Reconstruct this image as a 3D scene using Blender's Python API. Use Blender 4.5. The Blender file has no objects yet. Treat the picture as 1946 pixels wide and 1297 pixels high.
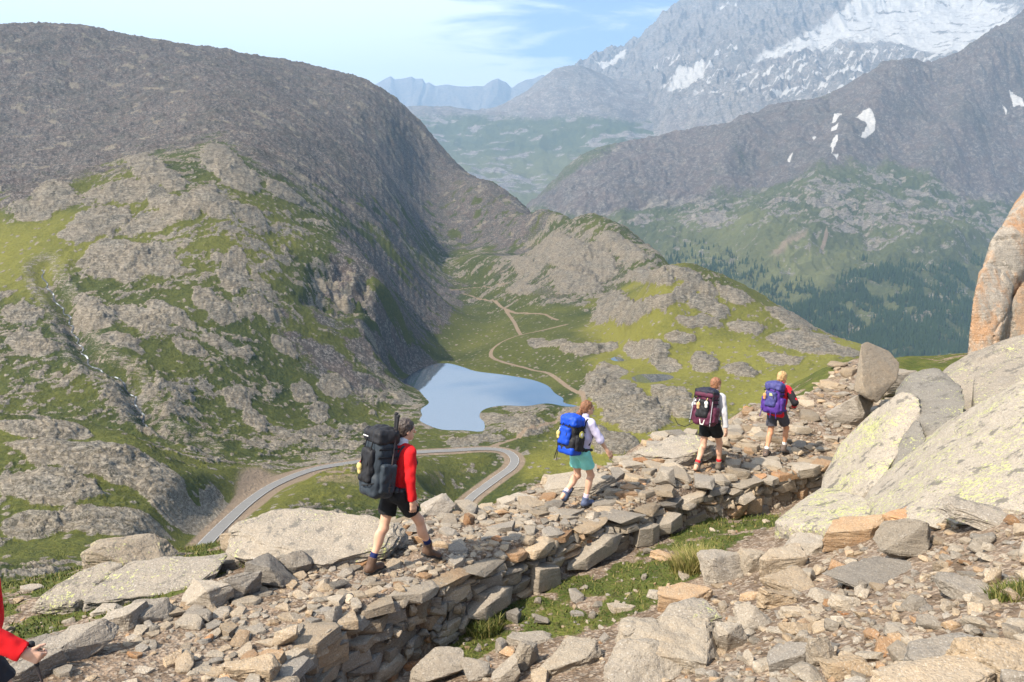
import bpy, bmesh, math, random
import numpy as np
from mathutils import Vector, Matrix
S = bpy.context.scene
COL = S.collection
RNG = random.Random(7)
NR = np.random.default_rng(11)
# ------------------------------------------------------------------ camera model of the photograph
F_PX, CU, CV = 1500.0, 973.0, 648.5
PITCH = math.atan((CV - 380.0) / F_PX)
CP, SP = math.cos(PITCH), math.sin(PITCH)

def ray(u, v):
    xc = (np.asarray(u, float) - CU) / F_PX
    yc = -(np.asarray(v, float) - CV) / F_PX
    return xc, CP + yc * SP, -SP + yc * CP

def pt_y(u, v, Y):
    x, y, z = ray(u, v); t = Y / y
    return np.array([x * t, Y + 0 * t, z * t])

def pt_z(u, v, Z):
    x, y, z = ray(u, v); t = Z / z
    return np.array([x * t, y * t, Z + 0 * t])

def pt_t(u, v, t):
    x, y, z = ray(u, v)
    return np.array([x * t, y * t, z * t])

def to_px(x, y, z):
    d = y * CP - z * SP
    return CU + F_PX * x / d, CV - F_PX * (y * SP + z * CP) / d

# ------------------------------------------------------------------ noise
_PT = NR.integers(0, 256, 256)
_PERM = np.concatenate([NR.permutation(256)] * 2).astype(np.int64)
_A = np.linspace(0, 2 * np.pi, 256, endpoint=False)
_GX, _GY = np.cos(_A).astype(np.float32), np.sin(_A).astype(np.float32)
_G3 = NR.normal(size=(256, 3)); _G3 /= np.linalg.norm(_G3, axis=1)[:, None]

def _hash(ix, iy, seed=0):
    return _PERM[(_PERM[(ix + seed * 37) & 255] + iy) & 255]

def noise2(x, y, seed=0):
    ix = np.floor(x).astype(np.int64); iy = np.floor(y).astype(np.int64)
    fx = x - ix; fy = y - iy
    ux = fx * fx * fx * (fx * (fx * 6 - 15) + 10); uy = fy * fy * fy * (fy * (fy * 6 - 15) + 10)
    def g(a, b):
        h = _hash(ix + a, iy + b, seed)
        return _GX[h] * (fx - a) + _GY[h] * (fy - b)
    a = g(0, 0); b = g(1, 0); c = g(0, 1); d = g(1, 1)
    return (a + ux * (b - a) + uy * (c + ux * (d - c) - a - ux * (b - a))) * 1.5

def fbm(x, y, o=4, seed=0, gain=.5, lac=2.03):
    r = 0; a = 1.0; n = 0
    for i in range(o):
        r = r + a * noise2(x + 13.7 * i, y - 7.1 * i, seed + i); n += a; a *= gain; x = x * lac; y = y * lac
    return r / n

def ridged(x, y, o=4, seed=0, gain=.5, lac=2.03):
    r = 0; a = 1.0; n = 0
    for i in range(o):
        r = r + a * (1 - 2 * np.abs(noise2(x + 13.7 * i, y - 7.1 * i, seed + i))); n += a; a *= gain; x = x * lac; y = y * lac
    return r / n

def noise3(p, seed=0):
    i = np.floor(p).astype(np.int64); f = p - i
    w = f * f * f * (f * (f * 6 - 15) + 10)
    r = 0
    for a in (0, 1):
        for b in (0, 1):
            for c in (0, 1):
                h = _PERM[(_hash(i[:, 0] + a, i[:, 1] + b, seed) + i[:, 2] + c) & 255]
                g = _G3[h]
                d = g[:, 0] * (f[:, 0] - a) + g[:, 1] * (f[:, 1] - b) + g[:, 2] * (f[:, 2] - c)
                r = r + d * (w[:, 0] if a else 1 - w[:, 0]) * (w[:, 1] if b else 1 - w[:, 1]) * (w[:, 2] if c else 1 - w[:, 2])
    return r * 1.4

def worley(x, y, seed=0):
    ix = np.floor(x).astype(np.int64); iy = np.floor(y).astype(np.int64)
    f1 = np.full(x.shape, 9.0); f2 = np.full(x.shape, 9.0); cid = np.zeros(x.shape, np.int64)
    for a in (-1, 0, 1):
        for b in (-1, 0, 1):
            h = _hash(ix + a, iy + b, seed)
            px = ix + a + _PT[h] / 256.0; py = iy + b + _PT[(h + 91) & 255] / 256.0
            d = np.hypot(px - x, py - y)
            m = d < f1
            f2 = np.where(m, f1, np.minimum(f2, d)); cid = np.where(m, h, cid); f1 = np.where(m, d, f1)
    return f1, f2, cid / 255.0

def sst(a, b, x):
    t = np.clip((x - a) / (b - a), 0, 1)
    return t * t * (3 - 2 * t)

def poly_sd(px, py, poly):
    """signed distance to a closed polygon, positive inside"""
    P = np.asarray(poly, float); n = len(P)
    d = np.full(px.shape, 1e18); ins = np.zeros(px.shape, bool)
    for i in range(n):
        ax, ay = P[i]; bx, by = P[(i + 1) % n]
        ex, ey = bx - ax, by - ay
        t = np.clip(((px - ax) * ex + (py - ay) * ey) / (ex * ex + ey * ey + 1e-12), 0, 1)
        d = np.minimum(d, (px - ax - t * ex) ** 2 + (py - ay - t * ey) ** 2)
        if ay != by:
            c = ((ay > py) != (by > py)) & (px < (bx - ax) * (py - ay) / (by - ay) + ax)
            ins ^= c
    d = np.sqrt(d)
    return np.where(ins, d, -d)

def line_d(px, py, pts):
    """distance to an open polyline and the parameter (index + t) of the nearest spot"""
    P = np.asarray(pts, float)
    d = np.full(px.shape, 1e18); k = np.zeros(px.shape)
    for i in range(len(P) - 1):
        ax, ay = P[i][:2]; bx, by = P[i + 1][:2]
        ex, ey = bx - ax, by - ay
        t = np.clip(((px - ax) * ex + (py - ay) * ey) / (ex * ex + ey * ey + 1e-12), 0, 1)
        q = (px - ax - t * ex) ** 2 + (py - ay - t * ey) ** 2
        m = q < d
        d = np.where(m, q, d); k = np.where(m, i + t, k)
    return np.sqrt(d), k

def smooth_line(pts, step):
    """Catmull-Rom through points, resampled at about `step`"""
    P = [np.asarray(p, float) for p in pts]
    P = [2 * P[0] - P[1]] + P + [2 * P[-1] - P[-2]]
    out = []
    for i in range(1, len(P) - 2):
        n = max(2, int(np.linalg.norm(P[i + 1] - P[i]) / step))
        for k in range(n):
            t = k / n
            out.append(.5 * ((2 * P[i]) + (P[i + 1] - P[i - 1]) * t + (2 * P[i - 1] - 5 * P[i] + 4 * P[i + 1] - P[i + 2]) * t * t + (3 * P[i] - P[i - 1] - 3 * P[i + 1] + P[i + 2]) * t ** 3))
    out.append(P[-2])
    return np.array(out)

class RBF:
    """thin-plate surface through scattered values"""
    def __init__(self, X, f, lam=1e-5):
        X = np.asarray(X, float); n = len(X); self.X = X
        A = np.zeros((n + 3, n + 3))
        A[:n, :n] = self.k(X[:, None, :] - X[None]) + lam * np.eye(n)
        A[:n, n] = 1; A[:n, n + 1:] = X
        A[n:, :n] = A[:n, n:].T
        self.w = np.linalg.solve(A, np.concatenate([f, np.zeros(3)]))
    @staticmethod
    def k(d):
        r2 = (d ** 2).sum(-1) + 1e-12
        return .5 * r2 * np.log(r2)
    def __call__(self, a, b):
        sh = a.shape; a = a.ravel(); b = b.ravel()
        r = self.w[-3] + self.w[-2] * a + self.w[-1] * b
        for (x, y), w in zip(self.X, self.w):
            d = (a - x) ** 2 + (b - y) ** 2 + 1e-12
            r += w * .5 * d * np.log(d)
        return r.reshape(sh)

# ------------------------------------------------------------------ objects
def mesh_np(name, V, Fq, smooth=True):
    me = bpy.data.meshes.new(name)
    V = np.ascontiguousarray(V, np.float32); Fq = np.ascontiguousarray(Fq, np.int32)
    n, k = Fq.shape
    me.vertices.add(len(V)); me.vertices.foreach_set('co', V.ravel())
    me.loops.add(n * k); me.loops.foreach_set('vertex_index', Fq.ravel())
    me.polygons.add(n)
    me.polygons.foreach_set('loop_start', np.arange(0, n * k, k, dtype=np.int32))
    me.polygons.foreach_set('loop_total', np.full(n, k, np.int32))
    me.polygons.foreach_set('use_smooth', np.full(n, smooth, bool))
    me.update(calc_edges=True)
    return me

def attr(me, name, vals):
    a = me.attributes.new(name, 'FLOAT', 'POINT')
    a.data.foreach_set('value', np.ascontiguousarray(vals, np.float32).ravel())

def link(name, me, mat=None, parent=None, loc=None, rot=None, scale=None):
    o = bpy.data.objects.new(name, me); COL.objects.link(o)
    if mat and me is not None:
        me.materials.clear(); me.materials.append(mat)
    if parent: o.parent = parent
    if loc is not None: o.location = [float(q) for q in loc]
    if rot is not None: o.rotation_euler = rot
    if scale is not None: o.scale = scale
    return o

def tag(o, label=None, cat=None, group=None, kind=None):
    if label: o['label'] = label
    if cat: o['category'] = cat
    if group: o['group'] = group
    if kind: o['kind'] = kind
    return o

def empty(name, loc=(0, 0, 0), rz=0, s=1):
    o = bpy.data.objects.new(name, None); COL.objects.link(o)
    o.location = [float(q) for q in loc]; o.rotation_euler = (0, 0, rz); o.scale = (s, s, s); o.empty_display_size = .1
    return o

def grid_faces(nr, nc):
    i = np.arange(nr - 1)[:, None] * nc + np.arange(nc - 1)[None]
    i = i.ravel()
    return np.stack([i, i + 1, i + nc + 1, i + nc], 1)

# ------------------------------------------------------------------ materials
class N:
    """tiny node-tree writer"""
    def __init__(self, name, rough=.85, spec=.3):
        self.m = bpy.data.materials.new(name); self.m.use_nodes = True
        self.t = self.m.node_tree; self.t.nodes.clear()
        self.out = self.t.nodes.new('ShaderNodeOutputMaterial')
        self.b = self.t.nodes.new('ShaderNodeBsdfPrincipled')
        self.b.inputs['Roughness'].default_value = rough
        self.b.inputs['Specular IOR Level'].default_value = spec
        self.t.links.new(self.b.outputs[0], self.out.inputs[0])
    def n(self, typ, **kw):
        x = self.t.nodes.new('ShaderNode' + typ)
        for k, v in kw.items(): setattr(x, k, v)
        return x
    def L(self, a, b): self.t.links.new(a, b)
    def put(self, s, v):
        if hasattr(v, 'is_output'): self.L(v, s)
        elif isinstance(v, (tuple, list)):
            s.default_value = (*v, 1) if (len(v) == 3 and s.type == 'RGBA') else v
        else: s.default_value = v
    def pos(self):
        if not hasattr(self, '_p'): self._p = self.n('NewGeometry').outputs['Position']
        return self._p
    def obj(self):
        return self.n('TexCoord').outputs['Object']
    def mapped(self, vec, scale=(1, 1, 1), rot=(0, 0, 0), loc=(0, 0, 0)):
        x = self.n('Mapping'); self.L(vec, x.inputs[0])
        x.inputs['Scale'].default_value = scale; x.inputs['Rotation'].default_value = rot; x.inputs['Location'].default_value = loc
        return x.outputs[0]
    def noise(self, scale, det=4, rough=.55, vec=None, dist=0):
        x = self.n('TexNoise'); self.L(vec or self.pos(), x.inputs['Vector'])
        x.inputs['Scale'].default_value = scale; x.inputs['Detail'].default_value = det
        x.inputs['Roughness'].default_value = rough; x.inputs['Distortion'].default_value = dist
        return x.outputs['Fac']
    def voro(self, scale, feature='F1', vec=None, out='Distance', rand=1):
        x = self.n('TexVoronoi', feature=feature); self.L(vec or self.pos(), x.inputs['Vector'])
        x.inputs['Scale'].default_value = scale; x.inputs['Randomness'].default_value = rand
        return x.outputs[out]
    def attr(self, name):
        return self.n('Attribute', attribute_name=name).outputs['Fac']
    def math(self, op, a, b=0.0, c=None, clamp=False):
        x = self.n('Math', operation=op, use_clamp=clamp); self.put(x.inputs[0], a); self.put(x.inputs[1], b)
        if c is not None: self.put(x.inputs[2], c)
        return x.outputs[0]
    def ss(self, v, a, b, lo=0.0, hi=1.0):
        x = self.n('MapRange', interpolation_type='SMOOTHSTEP'); self.put(x.inputs[0], v)
        x.inputs[1].default_value = a; x.inputs[2].default_value = b; x.inputs[3].default_value = lo; x.inputs[4].default_value = hi
        return x.outputs[0]
    def mix(self, f, a, b, blend='MIX'):
        x = self.n('Mix', data_type='RGBA', blend_type=blend)
        self.put(x.inputs[0], f); self.put(x.inputs[6], a); self.put(x.inputs[7], b)
        return x.outputs[2]
    def ramp(self, v, stops):
        x = self.n('ValToRGB'); self.L(v, x.inputs[0]); e = x.color_ramp.elements
        while len(e) < len(stops): e.new(.5)
        for i, (p, c) in enumerate(stops): e[i].position = p; e[i].color = (*c, 1)
        return x.outputs[0]
    def bump(self, h, strength=.5, dist=1.0, prev=None):
        x = self.n('Bump'); self.L(h, x.inputs['Height']); x.inputs['Strength'].default_value = strength; x.inputs['Distance'].default_value = dist
        if prev is not None: self.L(prev, x.inputs['Normal'])
        return x.outputs[0]
    def done(self, col=None, normal=None, rough=None):
        if col is not None: self.put(self.b.inputs['Base Color'], col)
        if normal is not None: self.L(normal, self.b.inputs['Normal'])
        if rough is not None: self.put(self.b.inputs['Roughness'], rough)
        return self.m

def mat_ground(name, sc=1.0, rockA=(.135, .122, .10), rockB=(.36, .322, .265), screeA=(.075, .069, .065), screeB=(.24, .218, .195),
               grassA=(.038, .054, .014), grassB=(.20, .19, .036), snow=False, bump=1.0):
    """rock, scree, grass, dirt, snow; every one a real cover with its own extent on the ground (attributes on the mesh)"""
    m = N(name, .95, .1)
    n1 = m.noise(.09 / sc, 6, .6); n2 = m.noise(.55 / sc, 5, .65); n3 = m.noise(2.4 / sc, 4, .7)
    strat = m.noise(.5 / sc, 5, .7, m.mapped(m.pos(), (.35, 1.2, 3.5), (0, .3, .5)), .6)
    dry = m.math('ADD', m.attr('dry'), m.math('MULTIPLY', m.math('SUBTRACT', n2, .5), .9), clamp=True)  # grass yellowness; on the valley mesh it also carries painted sun and shade
    grass = m.mix(dry, grassA, grassB)
    grass = m.mix(m.ss(n3, .45, .75), grass, m.mix(.5, grass, (.10, .085, .04)))
    rock = m.mix(m.ss(strat, .3, .7), rockA, rockB)
    rock = m.mix(m.ss(n3, .35, .7, 0, .45), rock, rockA)
    crk = m.math('ABSOLUTE', m.math('SUBTRACT', m.noise(.16 / sc, 5, .65, m.mapped(m.pos(), (1, 1, 2.2), (0, .2, .4)), 1.2), .5))
    rock = m.mix(m.ss(crk, .0, .035, .85, 0), rock, (.045, .042, .03))
    crk2 = m.math('ABSOLUTE', m.math('SUBTRACT', m.noise(.5 / sc, 4, .6, m.mapped(m.pos(), (.8, 1, 3.0), (.1, .3, .6)), .8), .5))
    rock = m.mix(m.ss(crk2, .0, .03, .6, 0), rock, (.055, .052, .035))
    rock = m.mix(m.ss(n2, .52, .72, 0, .5), rock, (.10, .095, .06))
    rock = m.mix(m.ss(n1, .35, .62, 0, .35), rock, m.mix(.5, rock, (.36, .27, .17)))
    vid = m.voro(.55 / sc, out='Color'); vid2 = m.voro(1.3 / sc, out='Color')
    sep = m.n('SeparateColor'); m.L(vid, sep.inputs[0]); sep2 = m.n('SeparateColor'); m.L(vid2, sep2.inputs[0])
    cell = m.math('MULTIPLY', sep.outputs[0], sep2.outputs[1])
    scree = m.mix(m.ss(cell, .1, .75), screeA, screeB)
    scree = m.mix(m.ss(n1, .4, .65, 0, .7), scree, m.mix(.5, scree, (.15, .10, .08)))
    big = m.noise(.022 / sc, 5, .6, m.mapped(m.pos(), (1, 1, .5)))
    scree = m.mix(m.ss(big, .45, .7, 0, .6), scree, m.mix(.55, scree, (.05, .055, .04)))
    scree = m.mix(m.ss(n3, .5, .75, 0, .5), scree, (.055, .048, .042))
    rk = m.ss(m.math('ADD', m.attr('rock'), m.math('ADD', m.math('MULTIPLY', m.math('SUBTRACT', n3, .5), .9), m.math('MULTIPLY', m.math('SUBTRACT', strat, .5), 1.3))), .38, .62)
    sk = m.ss(m.math('ADD', m.attr('scree'), m.math('MULTIPLY', m.math('SUBTRACT', n2, .5), 1.2)), .35, .6)
    col = m.mix(sk, grass, scree)
    col = m.mix(rk, col, rock)
    dirt = m.mix(n3, (.17, .12, .08), (.33, .26, .19))
    dk = m.ss(m.math('ADD', m.attr('dirt'), m.math('MULTIPLY', m.math('SUBTRACT', n3, .5), .5)), .35, .65)
    col = m.mix(dk, col, dirt)
    if snow:
        wk = m.ss(m.math('ADD', m.attr('snow'), m.math('MULTIPLY', m.math('SUBTRACT', n2, .5), .9)), .25, .75)
        col = m.mix(wk, col, m.mix(m.ss(strat, .4, .7), (.60, .575, .54), (.40, .39, .38)))
    h = m.math('ADD', m.math('MULTIPLY', n2, 1.0), m.math('MULTIPLY', strat, 1.6))
    h = m.math('ADD', h, m.math('MULTIPLY', m.voro(.8 / sc), .8))
    h = m.math('ADD', h, m.math('ADD', m.ss(crk, 0, .05, -.8, 0), m.ss(crk2, 0, .04, -.5, 0)))
    return m.done(col, m.bump(h, .6 * bump, 1.1 * sc))
# ================================================================== valley terrain
LAKE_Z = -115.0
def water_poly(px, z): return np.array([pt_z(u, v, z)[:2] for u, v in px])
LAKE_PX = [(762, 727), (790, 706), (826, 692), (852, 691), (880, 698), (905, 706), (960, 713), (1010, 722), (1040, 733), (1055, 748), (1070, 757), (1072, 766), (1098, 772), (1075, 773), (1040, 767),
           (1000, 772), (960, 771), (930, 775), (914, 783), (912, 795), (920, 802), (917, 820), (880, 818), (840, 817), (808, 806), (797, 798), (802, 790), (800, 778), (815, 766), (806, 754), (795, 742), (778, 733)]
POND1_PX = [(1200, 718), (1215, 712), (1245, 711), (1272, 713), (1280, 719), (1255, 725), (1225, 728), (1205, 724)]
POND2_PX = [(1160, 682), (1172, 678), (1186, 683), (1183, 687), (1166, 686)]
TARN_PX = [(905, 462), (930, 452), (975, 446), (1020, 445), (1012, 456), (985, 466), (960, 474), (920, 472)]
VC = []
def col_pts(u, lst): VC.extend((u, v, Y) for v, Y in lst)
for uu in (-260, 0):
    col_pts(uu, [(1250, 60), (1170, 100), (1085, 150), (1000, 190), (900, 215), (845, 235), (785, 268), (800, 292), (700, 340), (600, 400), (500, 460), (430, 500), (385, 540), (398, 570), (340, 612), (250, 680), (150, 745), (62, 800), (110, 920), (220, 1100)])
col_pts(140, [(1090, 150), (1000, 192), (900, 218), (835, 245), (800, 268), (815, 290), (700, 345), (600, 400), (510, 450), (420, 500), (365, 535), (340, 560), (345, 585), (250, 670), (150, 740), (60, 795), (115, 920), (220, 1100)])
col_pts(250, [(1250, 60), (1160, 100), (1065, 165), (1000, 195), (900, 228), (838, 256), (850, 276), (800, 305), (700, 350), (600, 400), (500, 455), (420, 505), (330, 552), (326, 580), (250, 660), (150, 735), (82, 785), (140, 910), (240, 1100)])
col_pts(430, [(1250, 60), (1160, 100), (1040, 188), (985, 215), (905, 262), (885, 292), (850, 320), (800, 340), (700, 375), (600, 415), (500, 460), (400, 515), (300, 578), (200, 660), (120, 740), (101, 770), (160, 900), (260, 1100)])
col_pts(600, [(1230, 60), (1150, 100), (1060, 180), (960, 240), (890, 295), (860, 330), (800, 370), (700, 420), (600, 465), (500, 515), (400, 570), (300, 635), (200, 710), (141, 755), (200, 880), (310, 1100)])
col_pts(740, [(1230, 60), (1140, 100), (1050, 190), (930, 270), (870, 320), (830, 372), (780, 415), (725, 452), (650, 490), (550, 545), (450, 600), (350, 655), (250, 712), (192, 742), (250, 850), (360, 1100)])
col_pts(820, [(1230, 60), (1130, 110), (1010, 220), (905, 297), (862, 332), (690, 553), (640, 580), (560, 620), (480, 660), (400, 700), (325, 727), (277, 738), (345, 850), (450, 1100)])
col_pts(900, [(1230, 60), (1120, 110), (1010, 230), (952, 296), (858, 340), (835, 370), (695, 545), (640, 590), (580, 635), (520, 672), (480, 692), (430, 712), (347, 738), (430, 850), (540, 1100)])
col_pts(960, [(1230, 60), (1120, 110), (985, 250), (920, 305), (855, 343), (800, 396), (700, 535), (650, 572), (600, 620), (550, 655), (500, 690), (470, 712), (452, 727), (420, 745), (376, 762), (470, 880), (580, 1100)])
col_pts(1030, [(1230, 60), (1120, 110), (960, 280), (850, 350), (790, 400), (700, 530), (650, 570), (600, 610), (550, 650), (455, 722), (400, 757), (490, 880), (620, 1100)])
col_pts(1100, [(1200, 60), (1080, 120), (950, 285), (850, 345), (800, 395), (750, 452), (700, 508), (650, 562), (600, 615), (550, 660), (470, 705), (412, 737), (510, 860), (660, 1100)])
col_pts(1180, [(1200, 60), (1080, 120), (950, 275), (860, 335), (800, 395), (750, 452), (690, 515), (640, 565), (590, 600), (565, 620), (555, 650), (500, 690), (440, 722), (550, 860), (700, 1100)])
col_pts(1250, [(1180, 60), (1060, 120), (950, 260), (870, 322), (800, 390), (740, 448), (680, 495), (620, 530), (560, 560), (516, 585), (540, 620), (530, 655), (481, 702), (600, 850), (720, 1100)])
col_pts(1320, [(1180, 60), (1060, 120), (880, 310), (820, 365), (750, 430), (690, 480), (620, 527), (560, 560), (508, 592), (560, 650), (580, 720), (720, 880), (800, 1100)])
col_pts(1420, [(1180, 60), (1050, 120), (850, 330), (760, 410), (690, 468), (620, 530), (550, 572), (620, 650), (780, 880), (820, 1100)])
col_pts(1550, [(1150, 60), (1030, 120), (800, 352), (720, 420), (680, 465), (627, 535), (720, 640), (830, 880), (850, 1100)])
col_pts(1650, [(1150, 60), (1030, 120), (800, 345), (740, 400), (690, 460), (660, 500), (770, 640), (880, 880), (900, 1100)])
col_pts(1780, [(1150, 60), (1030, 120), (800, 345), (740, 400), (720, 450), (760, 520), (880, 700), (920, 1100)])
col_pts(2100, [(1150, 60), (1030, 120), (850, 330), (800, 420), (850, 520), (930, 700), (950, 1100)])
# ground beyond the lake lies much farther back than its height in the view suggests (the lake mirrors open sky over it)
_v = np.array(VC, float)
_k = np.interp(_v[:, 0], [0, 250, 430, 600, 740, 820, 900, 960, 1030, 1100, 1250, 1400], [2.9, 3.5, 4.5, 5.1, 5.5, 5.5, 4.7, 3.8, 3.1, 2.5, 2.0, 1.6])
_v[:, 2] = np.where(_v[:, 2] > 560, 560 + (_v[:, 2] - 560) * _k, _v[:, 2])
_x, _y, _z = pt_y(_v[:, 0], _v[:, 1], _v[:, 2])
VR = RBF(np.stack([_x / _y * 1.6, np.log(_y)], 1), _z / _y, 2e-5)
LAKE = water_poly(LAKE_PX, LAKE_Z)
LAKE_LN = smooth_line(np.vstack([LAKE, LAKE[:1]]), 3.0)[:-1]
_cs = np.linspace(-.9, .9, 260); _cl = np.linspace(math.log(55), math.log(2200), 300)
_CG = VR(np.repeat(_cs[None] * 1.6, 300, 0), np.repeat(_cl[:, None], 260, 1))
def bilin(G, a0, a1, b0, b1, a, b):
    nr, nc = G.shape
    r = np.clip((np.asarray(a) - a0) / (a1 - a0) * (nr - 1), 0, nr - 1.0001); c = np.clip((np.asarray(b) - b0) / (b1 - b0) * (nc - 1), 0, nc - 1.0001)
    i = r.astype(int); j = c.astype(int); fi = r - i; fj = c - j
    fi = fi * fi * (3 - 2 * fi) * .3 + fi * .7; fj = fj * fj * (3 - 2 * fj) * .3 + fj * .7
    return (G[i, j] * (1 - fi) + G[i + 1, j] * fi) * (1 - fj) + (G[i, j + 1] * (1 - fi) + G[i + 1, j + 1] * fi) * fj
def valley_base(x, y): return bilin(_CG, _cl[0], _cl[-1], _cs[0], _cs[-1], np.log(y), x / y) * y

def water_level(px):
    """mean height of the ground under the outline, found by walking out along the rays"""
    ys = np.linspace(300, 760, 700); zs = []
    for u, v in px:
        X, Y, Z = pt_y(u, v, ys); g = valley_base(X, Y)
        k = np.argmax(Z < g); zs.append(Z[k])
    return float(np.mean(zs))
ponds = []
for nm, px in (('pond', POND1_PX), ('pond', POND2_PX)):
    z = water_level(px) ; z += 1.3; ponds.append((nm, z, smooth_line(water_poly(px + px[:1], z), 1.5)[:-1]))

_c = pt_y(962, 461, 1100); _tz = float(valley_base(_c[0], _c[1])) - 1
ponds.append(('tarn', _tz, np.array([(_c[0] + 30 * math.cos(a) * (1 + .12 * math.sin(3 * a)), _c[1] + 34 * math.sin(a) * (1 + .1 * math.cos(2 * a))) for a in np.linspace(0, 2 * math.pi, 48, endpoint=False)])))
# road centre line, found on the smooth ground, with an even gradient
ROAD_PX = [(330, 1100), (362, 1064), (385, 1038), (430, 992), (480, 948), (530, 917), (600, 891), (690, 876), (780, 861), (860, 856), (925, 853), (962, 858), (978, 872), (972, 888), (948, 906), (918, 928), (893, 948), (872, 975)]
ROAD_Z = [-86, -89, -91.5, -95, -98.5, -101.5, -104.5, -107.5, -109.6, -111, -112.0, -112.6, -113.2, -113.9, -114.8, -115.8, -117, -118.5]
ROAD = smooth_line([pt_z(u, v, z) for (u, v), z in zip(ROAD_PX, ROAD_Z)], 2.5)
ROAD_W = 2.0

NCV, NRV = 1250, 1000
s_ = np.linspace(-.86, .72, NCV)
_rk = np.array([[60, 0], [150, 60], [185, 120], [330, 390], [560, 620], [1000, 770], [1750, 965], [2100, 1000]], float)
ln_ = np.exp(np.interp(np.linspace(0, 1000, NRV), _rk[:, 1], np.log(_rk[:, 0])))
VX = (s_[None] * ln_[:, None]); VY = np.repeat(ln_[:, None], NCV, 1)
Z = valley_base(VX, VY)
U0, V0 = to_px(VX, VY, Z)
_q = np.clip(VY / 450, .5, 2.2)
wu = 62 * fbm(VX / 60, VY / 60, 5, 3, .6); wv = 48 * fbm(VX / 60, VY / 60, 5, 9, .6)
def paint(poly, feather=25, U=None, V=None, w=1.0):
    U = U0 if U is None else U; V = V0 if V is None else V
    return sst(-feather, feather, poly_sd(U + wu * w, V + wv * w, poly))
dark_slope = paint([(-500, 400), (60, 398), (150, 350), (215, 312), (300, 300), (420, 268), (520, 330), (600, 372), (690, 425), (800, 455), (900, 478), (1010, 470), (1040, 400), (1000, 200), (700, -100), (-500, -100)], 30)
talus = paint([(650, 440), (760, 455), (830, 520), (890, 560), (860, 600), (820, 640), (815, 690), (770, 712), (690, 700), (640, 620), (600, 560)], 30)
talus2 = paint([(540, 560), (620, 640), (700, 720), (760, 740), (700, 760), (620, 730), (540, 650)], 25)
knoll = paint([(940, 470), (1030, 425), (1100, 412), (1190, 440), (1260, 480), (1230, 520), (1150, 560), (1110, 600), (1040, 590), (960, 560), (930, 520)], 22)
meadow = paint([(800, 700), (815, 620), (880, 580), (960, 600), (1040, 595), (1120, 600), (1120, 660), (1090, 720), (1060, 745), (1000, 720), (900, 700), (830, 690)], 22)
sunny = paint([(1110, 640), (1130, 590), (1200, 540), (1280, 500), (1400, 530), (1560, 620), (1700, 660), (1700, 900), (1000, 900), (1090, 760), (1130, 700)], 25)  # yellow-green grass hill, its sunlight painted into the grass tone
hill_shade = paint([(1330, 560), (1400, 535), (1480, 570), (1580, 635), (1500, 650), (1400, 640), (1340, 620)], 15)  # side turned from the sun: its shade is painted as darker grass
bench = paint([(-500, 420), (0, 420), (120, 400), (200, 440), (230, 480), (120, 530), (90, 560), (-500, 560)], 25)
knob = paint([(-500, 385), (90, 370), (200, 310), (300, 320), (350, 370), (470, 350), (560, 400), (590, 480), (520, 540), (440, 500), (330, 560), (150, 530), (230, 460), (120, 400), (-500, 430)], 22)
mound = paint([(-500, 780), (0, 780), (140, 800), (260, 835), (350, 860), (470, 905), (440, 960), (400, 1010), (300, 1060), (-500, 1100)], 14)
mound_lo = paint([(-500, 990), (100, 980), (300, 980), (410, 1000), (360, 1080), (-500, 1120)], 15)
roadside = paint([(470, 940), (560, 915), (690, 885), (900, 862), (950, 870), (900, 920), (800, 960), (600, 960), (440, 1010)], 14)

# --- outcrop field, in ground metres; strata run down to the right
ca, sa = math.cos(.75), math.sin(.75)
A = VX * ca + VY * sa; B = -VX * sa + VY * ca
qa = A + 12 * fbm(VX / 40, VY / 40, 3, 21); qb = B + 12 * fbm(VX / 40, VY / 40, 3, 22)
far_k = np.clip(VY / 450, .6, 1.8)
oc = .5 * fbm(qa / 46, qb / 24, 6, 31, .6) + .32 * fbm(qa / 15, qb / 6, 5, 35, .65) + .26 * fbm(VX / 5, VY / 4, 4, 37, .7)
bias = -.045 + .02 * dark_slope * 0 + .05 * knob + .08 * knoll - .20 * bench - .42 * meadow - .20 * sunny + .04 * hill_shade - .10 * roadside - .06 * talus - .14 * mound
slab_h = sst(-.16, .28, oc + bias) * (1 - .8 * dark_slope) * (1 - .75 * np.maximum(talus, talus2))
slab = sst(-.03, .09, oc + bias) * (1 - .8 * dark_slope) * (1 - .75 * np.maximum(talus, talus2))
# face steps across the mound, and bedding ledges elsewhere
bed = np.abs(((Z / 9.0 + .9 * fbm(VX / 30, VY / 30, 4, 44)) % 1.0) - .5) * 2
f1, f2, cid = worley(qa / 13, qb / 7, 51)
g1, g2, gid = worley(qa / 5.0, qb / 3.0, 55)
b1, b2, bid = worley(VX / 2.9, VY / 2.9, 61)
c1, c2, cidd = worley(VX / 1.35 + 7, VY / 1.35, 66)
bigb = np.clip(1 - b1 * 1.7, 0, 1) * (bid > .62); smb = np.clip(1 - c1 * 1.7, 0, 1) * (cidd > .45)
scr = np.clip(np.maximum.reduce([dark_slope, talus, talus2 * .8, knoll * .35]) + .14 * (1 - meadow) * (1 - bench) * (1 - sunny) + .1 * fbm(VX / 25, VY / 25, 3, 71), 0, 1)
fade = sst(60, 190, VY)
dist_scale = np.clip(VY / 500, .25, 1.3)
h = 5.0 * fbm(VX / 110, VY / 110, 3, 1) * sst(0, 250, VY) + 2.6 * fbm(VX / 42, VY / 42, 4, 5)
h = h + slab_h * (1.8 + 1.2 * np.clip(f2 - f1, 0, .22) + 1.2 * cid + .5 * np.clip(g2 - g1, 0, .18) + .45 * gid - .8)
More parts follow.
